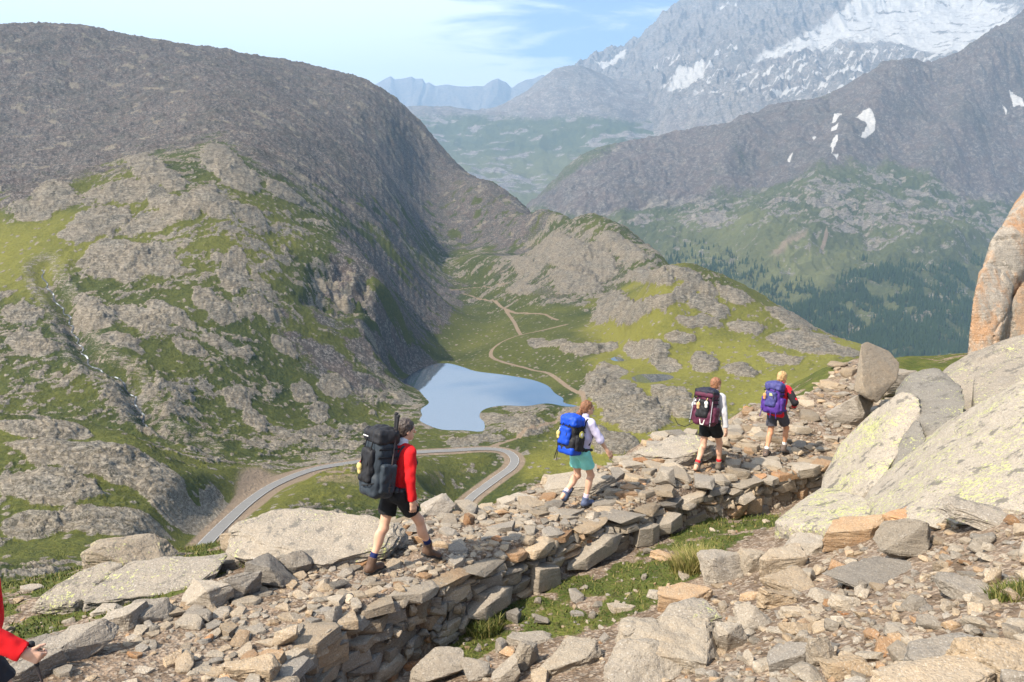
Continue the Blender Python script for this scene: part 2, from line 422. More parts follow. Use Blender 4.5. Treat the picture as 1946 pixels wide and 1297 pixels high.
h = h + slab_h * 1.0 * (bed - .5) + .5 * fbm(qa / 18, qb / 5, 5, 81, .5) * (slab_h + .3) + 1.6 * fbm(qa / 34, qb / 14, 3, 83)
h = h + scr * (1.0 * bigb * (.5 + bid) * sst(-.3, .3, fbm(VX / 30, VY / 30, 3, 63)) + .6 * smb + .8 * fbm(VX / 6, VY / 4, 4, 64, .65)) * dist_scale + (1 - scr) * .5 * bigb * (bid > .85)
h = h + .3 * fbm(VX / 5, VY / 5, 4, 85, .6) + .2 * slab_h * ridged(qa / 9, qb / 2.4, 3, 86, .5)
big_dark = (ridged(VX / 90 + 3, VY / 60, 5, 91, .6) * 7.0 + 5 * np.clip(fbm(VX / 28, VY / 22, 5, 95, .65), -.1, 1)) * dark_slope
h = h + big_dark + 3.0 * fbm(A / 9, B / 40, 3, 93) * dark_slope * .4
crag = sst(-30, 20, poly_sd(U0 + wu, V0 + wv, [(690, 175), (745, 190), (800, 260), (830, 310), (780, 330), (720, 270), (680, 220)]))
h = h + crag * 6 * (ridged(VX / 18, VY / 14, 4, 97) - .2)
cliff = sst(-14, 14, poly_sd(U0 + wu * .4, V0 + wv * .4, [(585, 520), (640, 500), (690, 520), (700, 590), (640, 600), (590, 570)]))
h = h - cliff * 9 * (.4 + ridged(VX / 14, VY / 10, 4, 99))
OUT = [(225, 500, 62, 44, 0), (300, 500, 45, 30, .3), (105, 380, 46, 24, -.2), (60, 405, 40, 16, 0), (300, 335, 62, 22, .35), (190, 420, 60, 30, -.2), (330, 395, 60, 22, .3), (420, 310, 40, 26, .5), (455, 345, 55, 22, .5), (400, 390, 50, 24, .4), (480, 420, 45, 16, .6), (250, 365, 60, 20, .1), (540, 370, 40, 14, .6), (150, 450, 40, 20, 0),
       (270, 610, 60, 22, .4), (320, 600, 50, 18, .5), (400, 580, 50, 20, .7), (440, 520, 30, 40, .3), (360, 660, 40, 14, .4), (180, 600, 45, 26, .3), (230, 660, 46, 16, .4), (450, 760, 30, 16, .6), (575, 740, 28, 20, .5), (600, 775, 20, 20, .8), (640, 735, 36, 16, .4), (480, 800, 30, 20, .7), (690, 620, 22, 10, .2), (540, 660, 34, 12, .7), (500, 590, 40, 14, .8),
       (150, 870, 130, 26, .15), (100, 925, 110, 36, .1), (260, 910, 90, 30, .3), (330, 960, 70, 24, .2), (60, 815, 90, 18, .15), (200, 1000, 120, 24, 0), (400, 950, 36, 40, .3), (60, 1000, 60, 30, 0), (130, 820, 60, 12, .2), (40, 600, 40, 24, .2), (60, 660, 50, 20, .2),
       (985, 552, 30, 14, 0), (1060, 480, 70, 36, .3), (1130, 500, 40, 36, .6), (1180, 470, 50, 20, .5), (1090, 540, 50, 26, .3), (1000, 510, 30, 18, .4),
       (1300, 524, 40, 13, .2), (1235, 530, 46, 16, .2), (1335, 545, 40, 14, .3), (1250, 580, 34, 14, -.2), (1160, 590, 40, 22, -.5), (1200, 600, 40, 16, -.4), (1350, 580, 46, 18, .3), (1300, 560, 24, 18, 0), (1400, 560, 40, 14, .5), (1330, 610, 44, 12, 0), (1230, 665, 46, 20, .1), (1290, 640, 30, 10, 0), (1340, 690, 30, 18, .4), (1410, 705, 34, 13, .2), (1270, 690, 26, 14, 0), (1420, 620, 40, 12, .3), (1500, 610, 50, 14, .4), (1525, 645, 66, 13, .1), (1580, 668, 60, 13, .1), (1480, 680, 40, 10, .1),
       (1150, 728, 46, 22, -.1), (1125, 745, 30, 14, -.1), (1185, 770, 60, 26, .1), (1100, 665, 36, 12, .1), (1040, 650, 40, 9, .1), (1140, 660, 30, 10, 0), (1210, 800, 66, 24, .1), (1275, 752, 36, 12, .2), (1290, 780, 50, 20, .2), (1090, 790, 36, 14, -.2), (985, 808, 34, 20, .1), (930, 795, 34, 8, -.1), (1000, 770, 40, 8, -.1), (920, 835, 40, 10, 0), (1160, 840, 60, 22, .2), (640, 850, 60, 8, 0), (880, 842, 40, 9, 0)]
outc = np.zeros_like(Z)
for u, v, ru, rv, an in OUT:
    i0 = np.argwhere((np.abs(U0 - u) < ru * 1.8 + 30) & (np.abs(V0 - v) < max(ru, rv) * 1.5 + 30))
    if not len(i0): continue
    a_, b_ = i0.min(0), i0.max(0) + 1; sl = (slice(a_[0], b_[0]), slice(a_[1], b_[1]))
    du = U0[sl] - u + .35 * wu[sl]; dv = V0[sl] - v + .3 * wv[sl]
    q = np.hypot((du * math.cos(an) + dv * math.sin(an)) / ru, (-du * math.sin(an) + dv * math.cos(an)) / rv) + .35 * fbm(VX[sl] / 9, VY[sl] / 7, 4, 101)
    mk = sst(1.06, .9, q) * (VY[sl] < 1600); outc[sl] = np.maximum(outc[sl], mk)
    hgt = np.clip((.2 if u > 1000 or v > 780 else .13) * min(ru, 2.2 * rv) / F_PX * np.median(VY[sl]), .6, 5)
    h[sl] += mk * hgt * np.sqrt(np.clip(1.05 - q * q * .9, 0, 1)) + mk * .7 * (((q * 3 + .8 * fbm(VX[sl] / 12, VY[sl] / 5, 3, 103)) % 1) - .5)
slab = np.maximum(slab * (1 - .0 * outc), outc)
# gully of the stream
STREAM_PX = [(78, 508), (92, 545), (128, 585), (135, 610), (150, 640), (162, 672), (190, 695), (222, 708), (245, 730), (262, 760), (275, 785), (292, 806), (330, 830), (380, 852)]
def on_valley(u, v, y0=170, y1=1900):
    ys = np.linspace(y0, y1, 1500); X, Y, Zr = pt_y(u, v, ys); g = valley_base(X, Y)
    k = int(np.argmax(Zr < g)); return np.array([X[k], Y[k], g[k]])
STREAM = smooth_line([on_valley(u, v, 268 if v > 780 else 290) for u, v in STREAM_PX], 2.0)
sd, _k = line_d(VX, VY, STREAM)
gully = np.exp(-(sd / 5.0) ** 2) * (VY < 520)
h = h - 5.0 * gully + 2.5 * np.exp(-((sd - 11) / 6.0) ** 2) * (.4 + fbm(VX / 8, VY / 8, 2, 5))
rd, rk_ = line_d(VX, VY, ROAD)
TRAILS_PX = [[(1105, 752), (1082, 737), (1060, 720), (1030, 708), (990, 698), (955, 689), (935, 680), (934, 668), (945, 656), (965, 645), (990, 637), (1030, 628), (1078, 616)],
             [(990, 637), (975, 610), (960, 590), (930, 575), (890, 565), (855, 555)], [(960, 590), (1000, 597), (1060, 608)], [(855, 555), (900, 550), (965, 540)], [(940, 845), (985, 830), (1040, 805), (1095, 782), (1110, 765), (1105, 752)]]
TRAILS = [smooth_line([on_valley(u, v, 320) for u, v in t], 2.0) for t in TRAILS_PX]
trail = np.zeros_like(Z)
for t in TRAILS:
    td, _ = line_d(VX, VY, t); trail = np.maximum(trail, np.exp(-(td / 1.7) ** 2))
flat = np.exp(-(sst(0, 40, rd) * 3) ** 2)
h = h * (1 - .85 * meadow * (1 - outc)) * (1 - .3 * bench) * (1 - .9 * np.exp(-(rd / 14) ** 2))
Z = Z + h * fade
# the road bench
zr = np.interp(rk_, np.arange(len(ROAD)), ROAD[:, 2])
cut = sst(17, ROAD_W + 1.2, rd)
Z = Z * (1 - cut) + (zr - .25) * cut
# lake and ponds
for zl, ln, mar, dep in [(LAKE_Z, LAKE_LN, 26, 3.0)] + [(z, l, 80 if n == 'tarn' else 24, 1.2) for n, z, l in ponds]:
    sdp = poly_sd(VX, VY, ln)
    near = sst(mar, 0, -sdp)
    near = np.where(sdp > 0, 1, near)
    tgt = zl + np.where(sdp > 0, -np.minimum(sdp * .5, dep) - .05, np.where(mar > 50, -sdp * .12, np.minimum(-sdp * .16, 4)) + .05 + .25 * fbm(VX / 4, VY / 4, 2, 3) * sst(0, 3, -sdp))
    Z = Z * (1 - near) + tgt * near
rock = np.clip(slab * 1.0 + .9 * cliff * sst(-.1, .2, fbm(VX / 8, VY / 8, 4, 98)) + .25 * crag + .5 * np.exp(-((sd - 7) / 5) ** 2) * (sd < 20), 0, 1)
rock = np.maximum(rock, dark_slope * .75 * sst(.12, .32, fbm(VX / 34, VY / 26, 6, 95, .65)))
rock = np.maximum(rock, (1 - scr) * bigb * (bid > .85) * 1.4)
scree = np.clip(scr * (.95 - .75 * (1 - dark_slope * sst(420, 260, V0)) * sst(-.05, .3, fbm(qa / 40, qb / 16, 5, 111, .6))) + .3 * gully, 0, 1)
red = np.exp(-(((U0 - 480) / 40) ** 2 + ((V0 - 925) / 26) ** 2)) * (VY < 330)
dirt = np.clip(1.0 * trail + .8 * sst(7, 3, rd) + .9 * red + .55 * np.exp(-(((U0 - 580) / 120) ** 2 + ((V0 - 906) / 16) ** 2)) + .45 * sst(.15, .35, fbm(VX / 18, VY / 18, 3, 77)) * roadside
               + .4 * crag * sst(.1, .4, fbm(VX / 20, VY / 20, 2, 78)), 0, 1)
dry = np.clip(.16 + .75 * sunny + .65 * bench + .25 * knob + .25 * roadside + .12 * meadow + .10 * mound + .35 * fbm(VX / 60, VY / 60, 3, 88) - .35 * hill_shade, 0, 1)  # grass yellowness, plus painted sunlight on hill and bench and painted hill shade
me = mesh_np('valley_terrain', np.stack([VX.ravel(), VY.ravel(), Z.ravel()], 1), grid_faces(NRV, NCV))
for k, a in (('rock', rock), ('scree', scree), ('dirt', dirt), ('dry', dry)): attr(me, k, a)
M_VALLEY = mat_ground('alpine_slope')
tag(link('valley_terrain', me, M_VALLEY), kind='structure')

def mat_water(name, col):
    m = N(name, .03, .5)
    m.b.inputs['IOR'].default_value = 1.33
    nb = m.bump(m.noise(.25, 3, .5), .02, .3)
    m.done(col, nb)
    m.b.inputs['Metallic'].default_value = 0
    gl = m.n('BsdfGlossy'); gl.inputs['Roughness'].default_value = .02; gl.inputs['Color'].default_value = (.9, .93, 1, 1); m.L(nb, gl.inputs['Normal'])
    mx = m.n('MixShader'); mx.inputs[0].default_value = .34
    m.L(m.b.outputs[0], mx.inputs[1]); m.L(gl.outputs[0], mx.inputs[2]); m.L(mx.outputs[0], m.out.inputs[0])
    return m.m
def water(name, ln, z, mat):
    bm = bmesh.new(); bm.faces.new([bm.verts.new((x, y, z)) for x, y in ln]); bmesh.ops.triangulate(bm, faces=bm.faces[:])
    me = bpy.data.meshes.new(name); bm.normal_update(); bm.to_mesh(me); bm.free()
    if me.polygons[0].normal.z < 0: me.flip_normals()
    tag(link(name, me, mat), kind='structure')
M_WATER = mat_water('lake_water', (.03, .05, .07)); M_TARN = mat_water('tarn_water', (.01, .012, .014))
water('lake', LAKE_LN, LAKE_Z, M_WATER)
for nm, z, l in ponds: water(nm, l, z, M_TARN if nm == 'tarn' else M_WATER)

# --- road with edge lines
def strip(path, off0, off1, dz):
    d = np.gradient(path, axis=0); n = np.stack([-d[:, 1], d[:, 0]], 1); n /= np.linalg.norm(n, axis=1)[:, None]
    a = path.copy(); b = path.copy(); a[:, :2] += n * off0; b[:, :2] += n * off1; a[:, 2] += dz; b[:, 2] += dz
    k = len(path); V = np.vstack([a, b]); i = np.arange(k - 1)
    return V, np.stack([i, i + 1, i + k + 1, i + k], 1)[:, ::-1]
m = N('asphalt', .9, .2)
M_ASPH = m.done(m.mix(m.noise(.4, 5, .7), (.15, .145, .14), (.215, .21, .20)))
m = N('road_paint', .8, .2); M_RPAINT = m.done(m.mix(m.ss(m.noise(.8, 3), .35, .5), (.30, .295, .285), (.56, .55, .53)))
V, Fq = strip(ROAD, -ROAD_W, ROAD_W, 0); tag(link('road', mesh_np('road', V, Fq), M_ASPH), kind='structure')
VL = []; FL = []; o = 0
for a in (-ROAD_W + .1, ROAD_W - .24):
    V, Fq = strip(ROAD, a, a + .11, .03); VL.append(V); FL.append(Fq + o); o += len(V)
tag(link('road_markings', mesh_np('road_markings', np.vstack(VL), np.vstack(FL)), M_RPAINT), kind='structure')
# --- stream
def ground_z(x, y):
    """height of the finished valley mesh"""
    s = (x / y - s_[0]) / (s_[1] - s_[0]); r = np.interp(np.log(y), np.log(ln_), np.arange(NRV))
    i = np.clip(r.astype(int), 0, NRV - 2); j = np.clip(s.astype(int), 0, NCV - 2); fi = r - i; fj = s - j
    return (Z[i, j] * (1 - fi) + Z[i + 1, j] * fi) * (1 - fj) + (Z[i, j + 1] * (1 - fi) + Z[i + 1, j + 1] * fi) * fj
st = STREAM.copy()
st[:, 0] += 1.0 * np.sin(np.arange(len(st)) * .9); st[:, 2] = ground_z(st[:, 0], st[:, 1])
V, Fq = strip(st, -.3, .3, .0); V[:, 2] = ground_z(V[:, 0], V[:, 1]) + .35
m = N('stream_water', .3, .5); M_STREAM = m.done(m.mix(m.ss(m.noise(.35, 3), .5, .68), (.03, .032, .035), (.45, .48, .5)))
tag(link('stream', mesh_np('stream', V, Fq), M_STREAM), kind='structure')
m = N('old_snow', .7, .3); M_SNOW = m.done((.8, .8, .8))

# ================================================================== mountains beyond the valley
def mountain(name, pts, u0, u1, y0, y1, nc, nr, hfun, mfun, mat, lam=2e-5):
    global U0, V0, wu, wv
    v = np.array(pts, float); x, y, z = pt_y(v[:, 0], v[:, 1], v[:, 2])
    R = RBF(np.stack([x / y * 1.6, np.log(y)], 1), z / y, lam)
    s = np.linspace((u0 - CU) / F_PX, (u1 - CU) / F_PX, nc); ly = np.linspace(math.log(y0), math.log(y1), nr)
    X = s[None] * np.exp(ly)[:, None]; Y = np.repeat(np.exp(ly)[:, None], nc, 1)
    cs = np.linspace(s[0], s[-1], 150); cl = np.linspace(ly[0], ly[-1], 120)
    Zb = bilin(R(np.repeat(cs[None] * 1.6, 120, 0), np.repeat(cl[:, None], 150, 1)), cl[0], cl[-1], cs[0], cs[-1], np.log(Y), X / Y) * Y
    U, V = to_px(X, Y, Zb)
    k = float(np.mean(Y)) / 500
    w1 = 22 * fbm(X / (45 * k), Y / (45 * k), 4, 3); w2 = 14 * fbm(X / (45 * k), Y / (45 * k), 4, 9)
    def P(poly, f=12, w=1.0): return sst(-f, f, poly_sd(U + w1 * w, V + w2 * w, poly))
    Zf = Zb + hfun(X, Y, U, V, P)
    at = mfun(X, Y, U, V, P, Zf)
    me = mesh_np(name, np.stack([X.ravel(), Y.ravel(), Zf.ravel()], 1), grid_faces(nr, nc))
    for kk in ('rock', 'scree', 'dirt', 'dry', 'snow'): attr(me, kk, np.clip(at.get(kk, np.zeros_like(X)), 0, 1))
    tag(link(name, me, mat), kind='structure')
    return X, Y, Zf, at

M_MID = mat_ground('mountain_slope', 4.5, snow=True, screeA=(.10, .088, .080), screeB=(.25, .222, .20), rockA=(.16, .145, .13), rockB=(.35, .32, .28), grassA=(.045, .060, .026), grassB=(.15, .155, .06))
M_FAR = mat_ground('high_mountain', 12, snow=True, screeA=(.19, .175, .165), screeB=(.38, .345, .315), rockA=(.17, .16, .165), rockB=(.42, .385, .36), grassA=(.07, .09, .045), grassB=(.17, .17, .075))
mid = []
def mc(u, l): mid.extend((u, v, Y) for v, Y in l)
mc(700, [(520, 3400), (620, 2700), (760, 1900)])
mc(900, [(455, 3400), (540, 2800), (650, 2200), (760, 1900)])
mc(1010, [(393, 3350), (460, 3000), (560, 2500), (760, 1900), (520, 4100)])
mc(1070, [(335, 3450), (430, 3000), (560, 2450), (760, 1880), (450, 4200)])
mc(1130, [(302, 3500), (400, 3050), (500, 2700), (620, 2250), (760, 1860), (420, 4300)])
mc(1250, [(279, 3550), (350, 3250), (450, 2800), (550, 2400), (640, 2120), (760, 1820), (390, 4300)])
mc(1330, [(262, 3600), (340, 3250), (430, 2830), (520, 2480), (620, 2130), (760, 1800), (370, 4400)])
mc(1420, [(244, 3650), (330, 3270), (405, 2900), (440, 2700), (500, 2500), (600, 2150), (700, 1880), (330, 4400)])
mc(1500, [(215, 3680), (300, 3300), (375, 2960), (440, 2650), (500, 2430), (580, 2200), (700, 1870), (310, 4400)])
mc(1570, [(192, 3700), (280, 3320), (365, 2960), (470, 2520), (560, 2250), (650, 1990), (740, 1780), (290, 4400)])
mc(1640, [(171, 3700), (260, 3340), (350, 3010), (440, 2680), (530, 2330), (620, 2080), (720, 1800), (280, 4400)])
mc(1710, [(152, 3700), (250, 3360), (350, 3060), (420, 2760), (500, 2420), (600, 2110), (700, 1840), (260, 4400)])
mc(1770, [(150, 3750), (240, 3420), (340, 3100), (420, 2800), (500, 2440), (600, 2120), (700, 1850), (260, 4500)])
mc(1830, [(118, 3850), (220, 3480), (320, 3170), (400, 2930), (500, 2480), (600, 2150), (700, 1860), (250, 4600)])
mc(1890, [(70, 3950), (190, 3550), (310, 3210), (410, 2940), (510, 2560), (610, 2180), (710, 1880), (220, 4800)])
mc(1950, [(25, 4050), (150, 3620), (300, 3270), (420, 2930), (520, 2620), (700, 1900), (180, 5000)])
mc(2150, [(-120, 4300), (60, 3800), (250, 3400), (420, 3000), (700, 1950), (60, 5200)])
def hmid(X, Y, U, V, P):
    low = sst(300, 430, V)
    gull = ridged(X / 260 + .4 * fbm(X / 300, Y / 300, 2, 4), Y / 900, 4, 7)
    hh = 46 * fbm(X / 420, Y / 420, 5, 2, .55) + 46 * gull * (1 - low) + 26 * ridged(X / 130 + .3 * fbm(X / 90, Y / 90, 3, 12), Y / 110, 5, 11, .55) * (.6 + low) + 10 * fbm(X / 30, Y / 24, 4, 14, .65)
    teeth = P([(1720, 170), (1800, 140), (1830, 100), (1960, 10), (2100, -60), (2100, 160), (1900, 180), (1780, 190)], 20) * 40 * (ridged(X / 55, Y / 200, 3, 16) - .1)
    knob_ = P([(1400, 440), (1470, 395), (1540, 368), (1620, 385), (1740, 420), (1850, 470), (1800, 500), (1640, 470), (1540, 500), (1450, 520)], 35) * 55 + P([(1240, 300), (1420, 265), (1500, 290), (1380, 330), (1180, 400), (1030, 400)], 30) * 30
    spur = np.exp(-((U - (1700 - .75 * (V - 160))) / 60) ** 2) * 60 * sst(420, 300, V) + np.exp(-((U - (1900 - .5 * (V - 100))) / 50) ** 2) * 70 * sst(420, 250, V) + np.exp(-((U - (1420 - .5 * (V - 260))) / 45) ** 2) * 35 * sst(430, 330, V)
    return hh * .75 + teeth + (knob_ + spur) * sst(60, 140, V)
def mmid(X, Y, U, V, P, Zf):
    w1 = 16 * fbm(X / 60, Y / 60, 4, 61); w2 = 16 * fbm(X / 60, Y / 60, 4, 67)
    up = sst(340, 280, V + 60 * fbm(X / 300, Y / 300, 3, 44))
    U, V = U + w1 * .25, V + w2 * .4
    crest = P([(990, 400), (1060, 335), (1250, 270), (1500, 210), (1830, 110), (2100, -150), (2100, 380), (1850, 380), (1700, 330), (1560, 350), (1400, 380), (1250, 400), (1130, 420)], 25)
    oc = fbm(X / 130, Y / 60, 5, 31, .62)
    rockp = P([(1020, 390), (1120, 340), (1300, 380), (1420, 400), (1400, 440), (1250, 430), (1100, 410)], 18) + P([(1440, 400), (1560, 365), (1700, 380), (1830, 430), (1800, 460), (1640, 480), (1560, 470), (1480, 450)], 18) + .7 * P([(1640, 340), (1946, 380), (1946, 500), (1800, 440)], 25)
    oc = .75 * oc + .7 * fbm(X / 30, Y / 15, 5, 35, .7); rock = sst(-.02, .16, oc - .12 + .20 * rockp) * (1 - .7 * crest)
    low = sst(430, 520, V + 40 * fbm(X / 200, Y / 200, 2, 5))
    rock = rock * (1 - .45 * low)
    green = P([(1240, 480), (1300, 430), (1420, 400), (1440, 440), (1560, 500), (1600, 540), (1500, 560), (1300, 520)], 25)
    snow = 0
    for poly in ([(1583, 232), (1592, 228), (1598, 236), (1586, 258), (1579, 256)], [(1622, 252), (1640, 246), (1654, 246), (1661, 256), (1660, 272), (1648, 285), (1628, 294), (1640, 279), (1646, 267), (1640, 257)], [(1579, 268), (1590, 264), (1588, 282), (1578, 280)],
                 [(1582, 298), (1590, 294), (1586, 318), (1576, 328), (1577, 312)], [(1497, 322), (1506, 314), (1500, 330)], [(1915, 190), (1940, 200), (1946, 222), (1925, 218)], [(1903, 215), (1912, 225), (1910, 236)], [(1540, 285), (1550, 280), (1545, 292)], [(1577, 327), (1592, 328), (1588, 333)]):
        snow = np.maximum(snow, sst(-2.0, 2.0, poly_sd(U, V, poly)))
    trail = P([(1556, 490), (1568, 470), (1572, 476), (1562, 492)], 4, 0) + .6 * P([(1450, 520), (1500, 480), (1540, 470), (1530, 490), (1480, 520)], 12)
    return dict(rock=np.maximum(rock, crest * .55 * sst(.1, .3, fbm(X / 40, Y / 26, 6, 37, .7))), scree=np.clip((crest + .2 * up + .3 * rockp * (1 - low)) * (.8 + .5 * fbm(X / 140, Y / 260, 4, 39)), 0, 1), dirt=trail, dry=.38 + .35 * green + .5 * fbm(X / 200, Y / 200, 4, 8) + .3 * P([(1430, 560), (1500, 500), (1560, 480), (1640, 500), (1560, 560), (1460, 620)], 20), snow=snow)
w_ = 0
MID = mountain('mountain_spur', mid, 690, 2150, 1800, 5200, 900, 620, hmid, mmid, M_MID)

far = []
def fc(u, l): far.extend((u, v, Y) for v, Y in l)
fc(500, [(230, 7400), (420, 5200), (520, 4200)])
fc(760, [(206, 7300), (300, 6100), (380, 5100), (500, 4200), (300, 9000)])
fc(860, [(211, 7300), (300, 6100), (385, 5000), (500, 4200), (300, 9000)])
fc(960, [(205, 7300), (290, 6200), (390, 5000), (500, 4200), (300, 9000)])
fc(1010, [(172, 7400), (280, 6300), (390, 5000), (500, 4200), (280, 9000)])
fc(1070, [(133, 7500), (200, 6900), (280, 6300), (390, 5000), (500, 4200), (240, 9000)])
fc(1120, [(136, 7600), (200, 6900), (280, 6200), (390, 4900), (240, 9000)])
fc(1190, [(172, 7400), (220, 6700), (290, 6000), (390, 4900), (200, 9000)])
fc(1260, [(235, 6700), (290, 5900), (390, 4900), (170, 7500), (200, 9000)])
fc(1400, [(200, 6600), (290, 5600), (390, 4700), (130, 7500), (180, 9000)])
fc(1700, [(200, 6500), (300, 5200), (120, 7500), (180, 9000)])
fc(2000, [(200, 6500), (300, 5200), (120, 7500), (180, 9000)])
def hfar(X, Y, U, V, P):
    return 70 * fbm(X / 700, Y / 700, 5, 2, .5) * .8 + 40 * ridged(X / 350, Y / 500, 4, 8) * .8
def mfar(X, Y, U, V, P, Zf):
    oc = fbm(X / 260, Y / 130, 5, 31, .6)
    low = sst(280, 330, V)
    rock = sst(.05, .2, oc - .08 + .22 * P([(900, 330), (1000, 320), (1030, 360), (1000, 395), (900, 390)], 20) + .2 * P([(1150, 250), (1260, 220), (1280, 280), (1180, 290)], 25))
    sn = sst(-2, 2, poly_sd(U, V, [(1270, 150), (1330, 140), (1335, 165), (1290, 190), (1262, 196)]))
    return dict(rock=rock, scree=sst(250, 200, V), dry=.3 + .5 * low + .4 * oc, snow=sn)
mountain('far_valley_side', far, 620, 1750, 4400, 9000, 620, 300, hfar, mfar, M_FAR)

gl = []
def gc(u, l): gl.extend((u, v, Y) for v, Y in l)
gc(1050, [(180, 9500), (300, 7500), (400, 6000), (300, 12000)])
gc(1110, [(131, 9500), (200, 8300), (300, 7000), (400, 5600), (300, 12500)])
gc(1160, [(118, 9400), (180, 8200), (290, 6700), (400, 5400), (260, 12500)])
gc(1205, [(102, 9200), (170, 8000), (280, 6500), (390, 5300), (230, 12500)])
gc(1240, [(64, 9100), (150, 7800), (260, 6400), (380, 5300), (200, 12500)])
gc(1290, [(30, 9100), (130, 7600), (240, 6300), (360, 5300), (160, 12500)])
gc(1350, [(0, 9100), (110, 7500), (210, 6300), (330, 5300), (120, 12500)])
gc(1450, [(-62, 9200), (70, 7500), (170, 6400), (300, 5300), (60, 12500)])
gc(1550, [(-100, 9300), (50, 7600), (150, 6500), (270, 5400), (20, 12500)])
gc(1700, [(-140, 9400), (30, 7700), (110, 6700), (240, 5500), (0, 12500)])
gc(1850, [(-160, 9500), (10, 7800), (100, 6700), (220, 5600), (-20, 12500)])
gc(2050, [(-200, 9500), (-40, 7800), (60, 6700), (200, 5600), (-50, 12500)])
def hgl(X, Y, U, V, P):
    ice = P([(1440, 130), (1520, 70), (1640, 20), (1720, 0), (1850, 10), (1930, 30), (1890, 100), (1780, 120), (1640, 90), (1520, 110)], 30)
    r = ridged(X / 420 + .5 * fbm(X / 500, Y / 500, 2, 3), Y / 800, 5, 6, .55)
    return (150 * (r - .25) + 70 * ridged(X / 120, Y / 260, 4, 12, .6)) * (1 - .8 * ice) * sst(300, 160, V) + 60 * fbm(X / 260, Y / 260, 5, 9, .55) * (1 - .7 * ice)
def mgl(X, Y, U, V, P, Zf):
    n = fbm(X / 300, Y / 300, 5, 19, .6)
    ice = P([(1440, 125), (1500, 85), (1600, 30), (1640, 5), (1700, -10), (1860, 0), (1935, 25), (1925, 60), (1880, 110), (1800, 105), (1700, 82), (1600, 92), (1520, 118)], 14, .8)
    s = ice * sst(-.70, -.25, n + .35 * fbm(X / 90, Y / 50, 4, 21) + .25 * ice)
    s = s * (1 - .75 * sst(.12, .3, fbm((X + Y * .4) / 260, Y / 70, 5, 27, .6)))
    s = np.maximum(s, P([(1130, 132), (1190, 115), (1185, 130), (1150, 145)], 6, .4))
    s = np.maximum(s, P([(1360, 18), (1400, 25), (1410, 38), (1375, 30)], 4, .3)); s = np.maximum(s, P([(1316, 62), (1330, 68), (1328, 72)], 3, .3))
    s = np.maximum(s, P([(1540, 5), (1590, 0), (1580, 14)], 5, .4)); s = np.maximum(s, P([(1400, 150), (1460, 110), (1500, 118), (1440, 150), (1400, 165)], 10, .8) * sst(-.1, .1, n))
    sc = P([(1380, 190), (1500, 130), (1700, 90), (1900, 110), (1850, 200), (1500, 220)], 20)
    s = np.maximum(s, sc * sst(.08, .28, fbm((X + Y * .5) / 220, (Y - X * .3) / 45, 5, 23)))
    s = np.maximum(s, P([(1280, 145), (1335, 138), (1340, 160), (1300, 190), (1265, 195)], 8, .6) * sst(-.25, 0., n))
    s = np.maximum(s, P([(1240, 130), (1420, 90), (1400, 200), (1250, 200)], 25) * sst(.2, .3, fbm(X / 110, Y / 70, 4, 29)))
    return dict(rock=sst(-.1, .15, n + .3 * sst(140, 60, V)), scree=np.ones_like(X) * .8, dry=.5 + n, snow=s)
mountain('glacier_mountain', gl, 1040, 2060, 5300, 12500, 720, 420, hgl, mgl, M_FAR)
SK = [(560, 215), (640, 180), (690, 156), (703, 166), (722, 155), (742, 144), (750, 150), (760, 150), (782, 146), (788, 150), (803, 149), (808, 158), (815, 156), (826, 163), (850, 161), (870, 164), (890, 165), (920, 163), (935, 152), (947, 149), (955, 154), (962, 157), (972, 167), (985, 158), (1000, 151), (1015, 148), (1030, 142), (1045, 146), (1060, 150), (1120, 170), (1200, 200), (1300, 230)]
ss_ = np.linspace((560 - CU) / F_PX, (1300 - CU) / F_PX, 620); yy = np.linspace(11500, 18500, 150)
_sk = np.array(SK, float); X0 = ss_[None] * yy[:, None]; Y0 = np.repeat(yy[:, None], 620, 1)
crestz = np.array([float(pt_y(u, v, 15000.)[2]) for u, v in SK]); crests = np.array([float(pt_y(u, v, 15000.)[0] / 15000.) for u, v in SK])
_wd = np.abs((Y0 - 15000) / 2600)
cz = np.interp((ss_[None] + .035 * np.clip(_wd * 2, 0, 1) * fbm(X0 / 900, Y0 / 700, 4, 13)).ravel(), crests, crestz).reshape(X0.shape) * (Y0 / 15000)
dy = (Y0 - 15000 - 500 * fbm(X0 / 2500, X0 * 0, 2, 3)) / 2600
Zr_ = -300 + (cz + 300) * np.clip(1 - np.abs(dy) ** 1.2, 0, 1) + 260 * np.clip(np.abs(dy) * 3, 0, 1) * (ridged(X0 / 800 + .5 * fbm(X0 / 900, Y0 / 900, 3, 15), Y0 / 1100, 5, 5) - .5) + 40 * fbm(X0 / 250, Y0 / 250, 4, 7) * np.clip(np.abs(dy) * 2, .25, 1)
me = mesh_np('distant_range', np.stack([X0.ravel(), Y0.ravel(), Zr_.ravel()], 1), grid_faces(150, 620))
for kk, vv in (('rock', 1), ('scree', 1), ('dirt', 0), ('dry', 0), ('snow', 0)): attr(me, kk, np.full(X0.size, vv))
tag(link('distant_range', me, M_FAR), kind='structure')
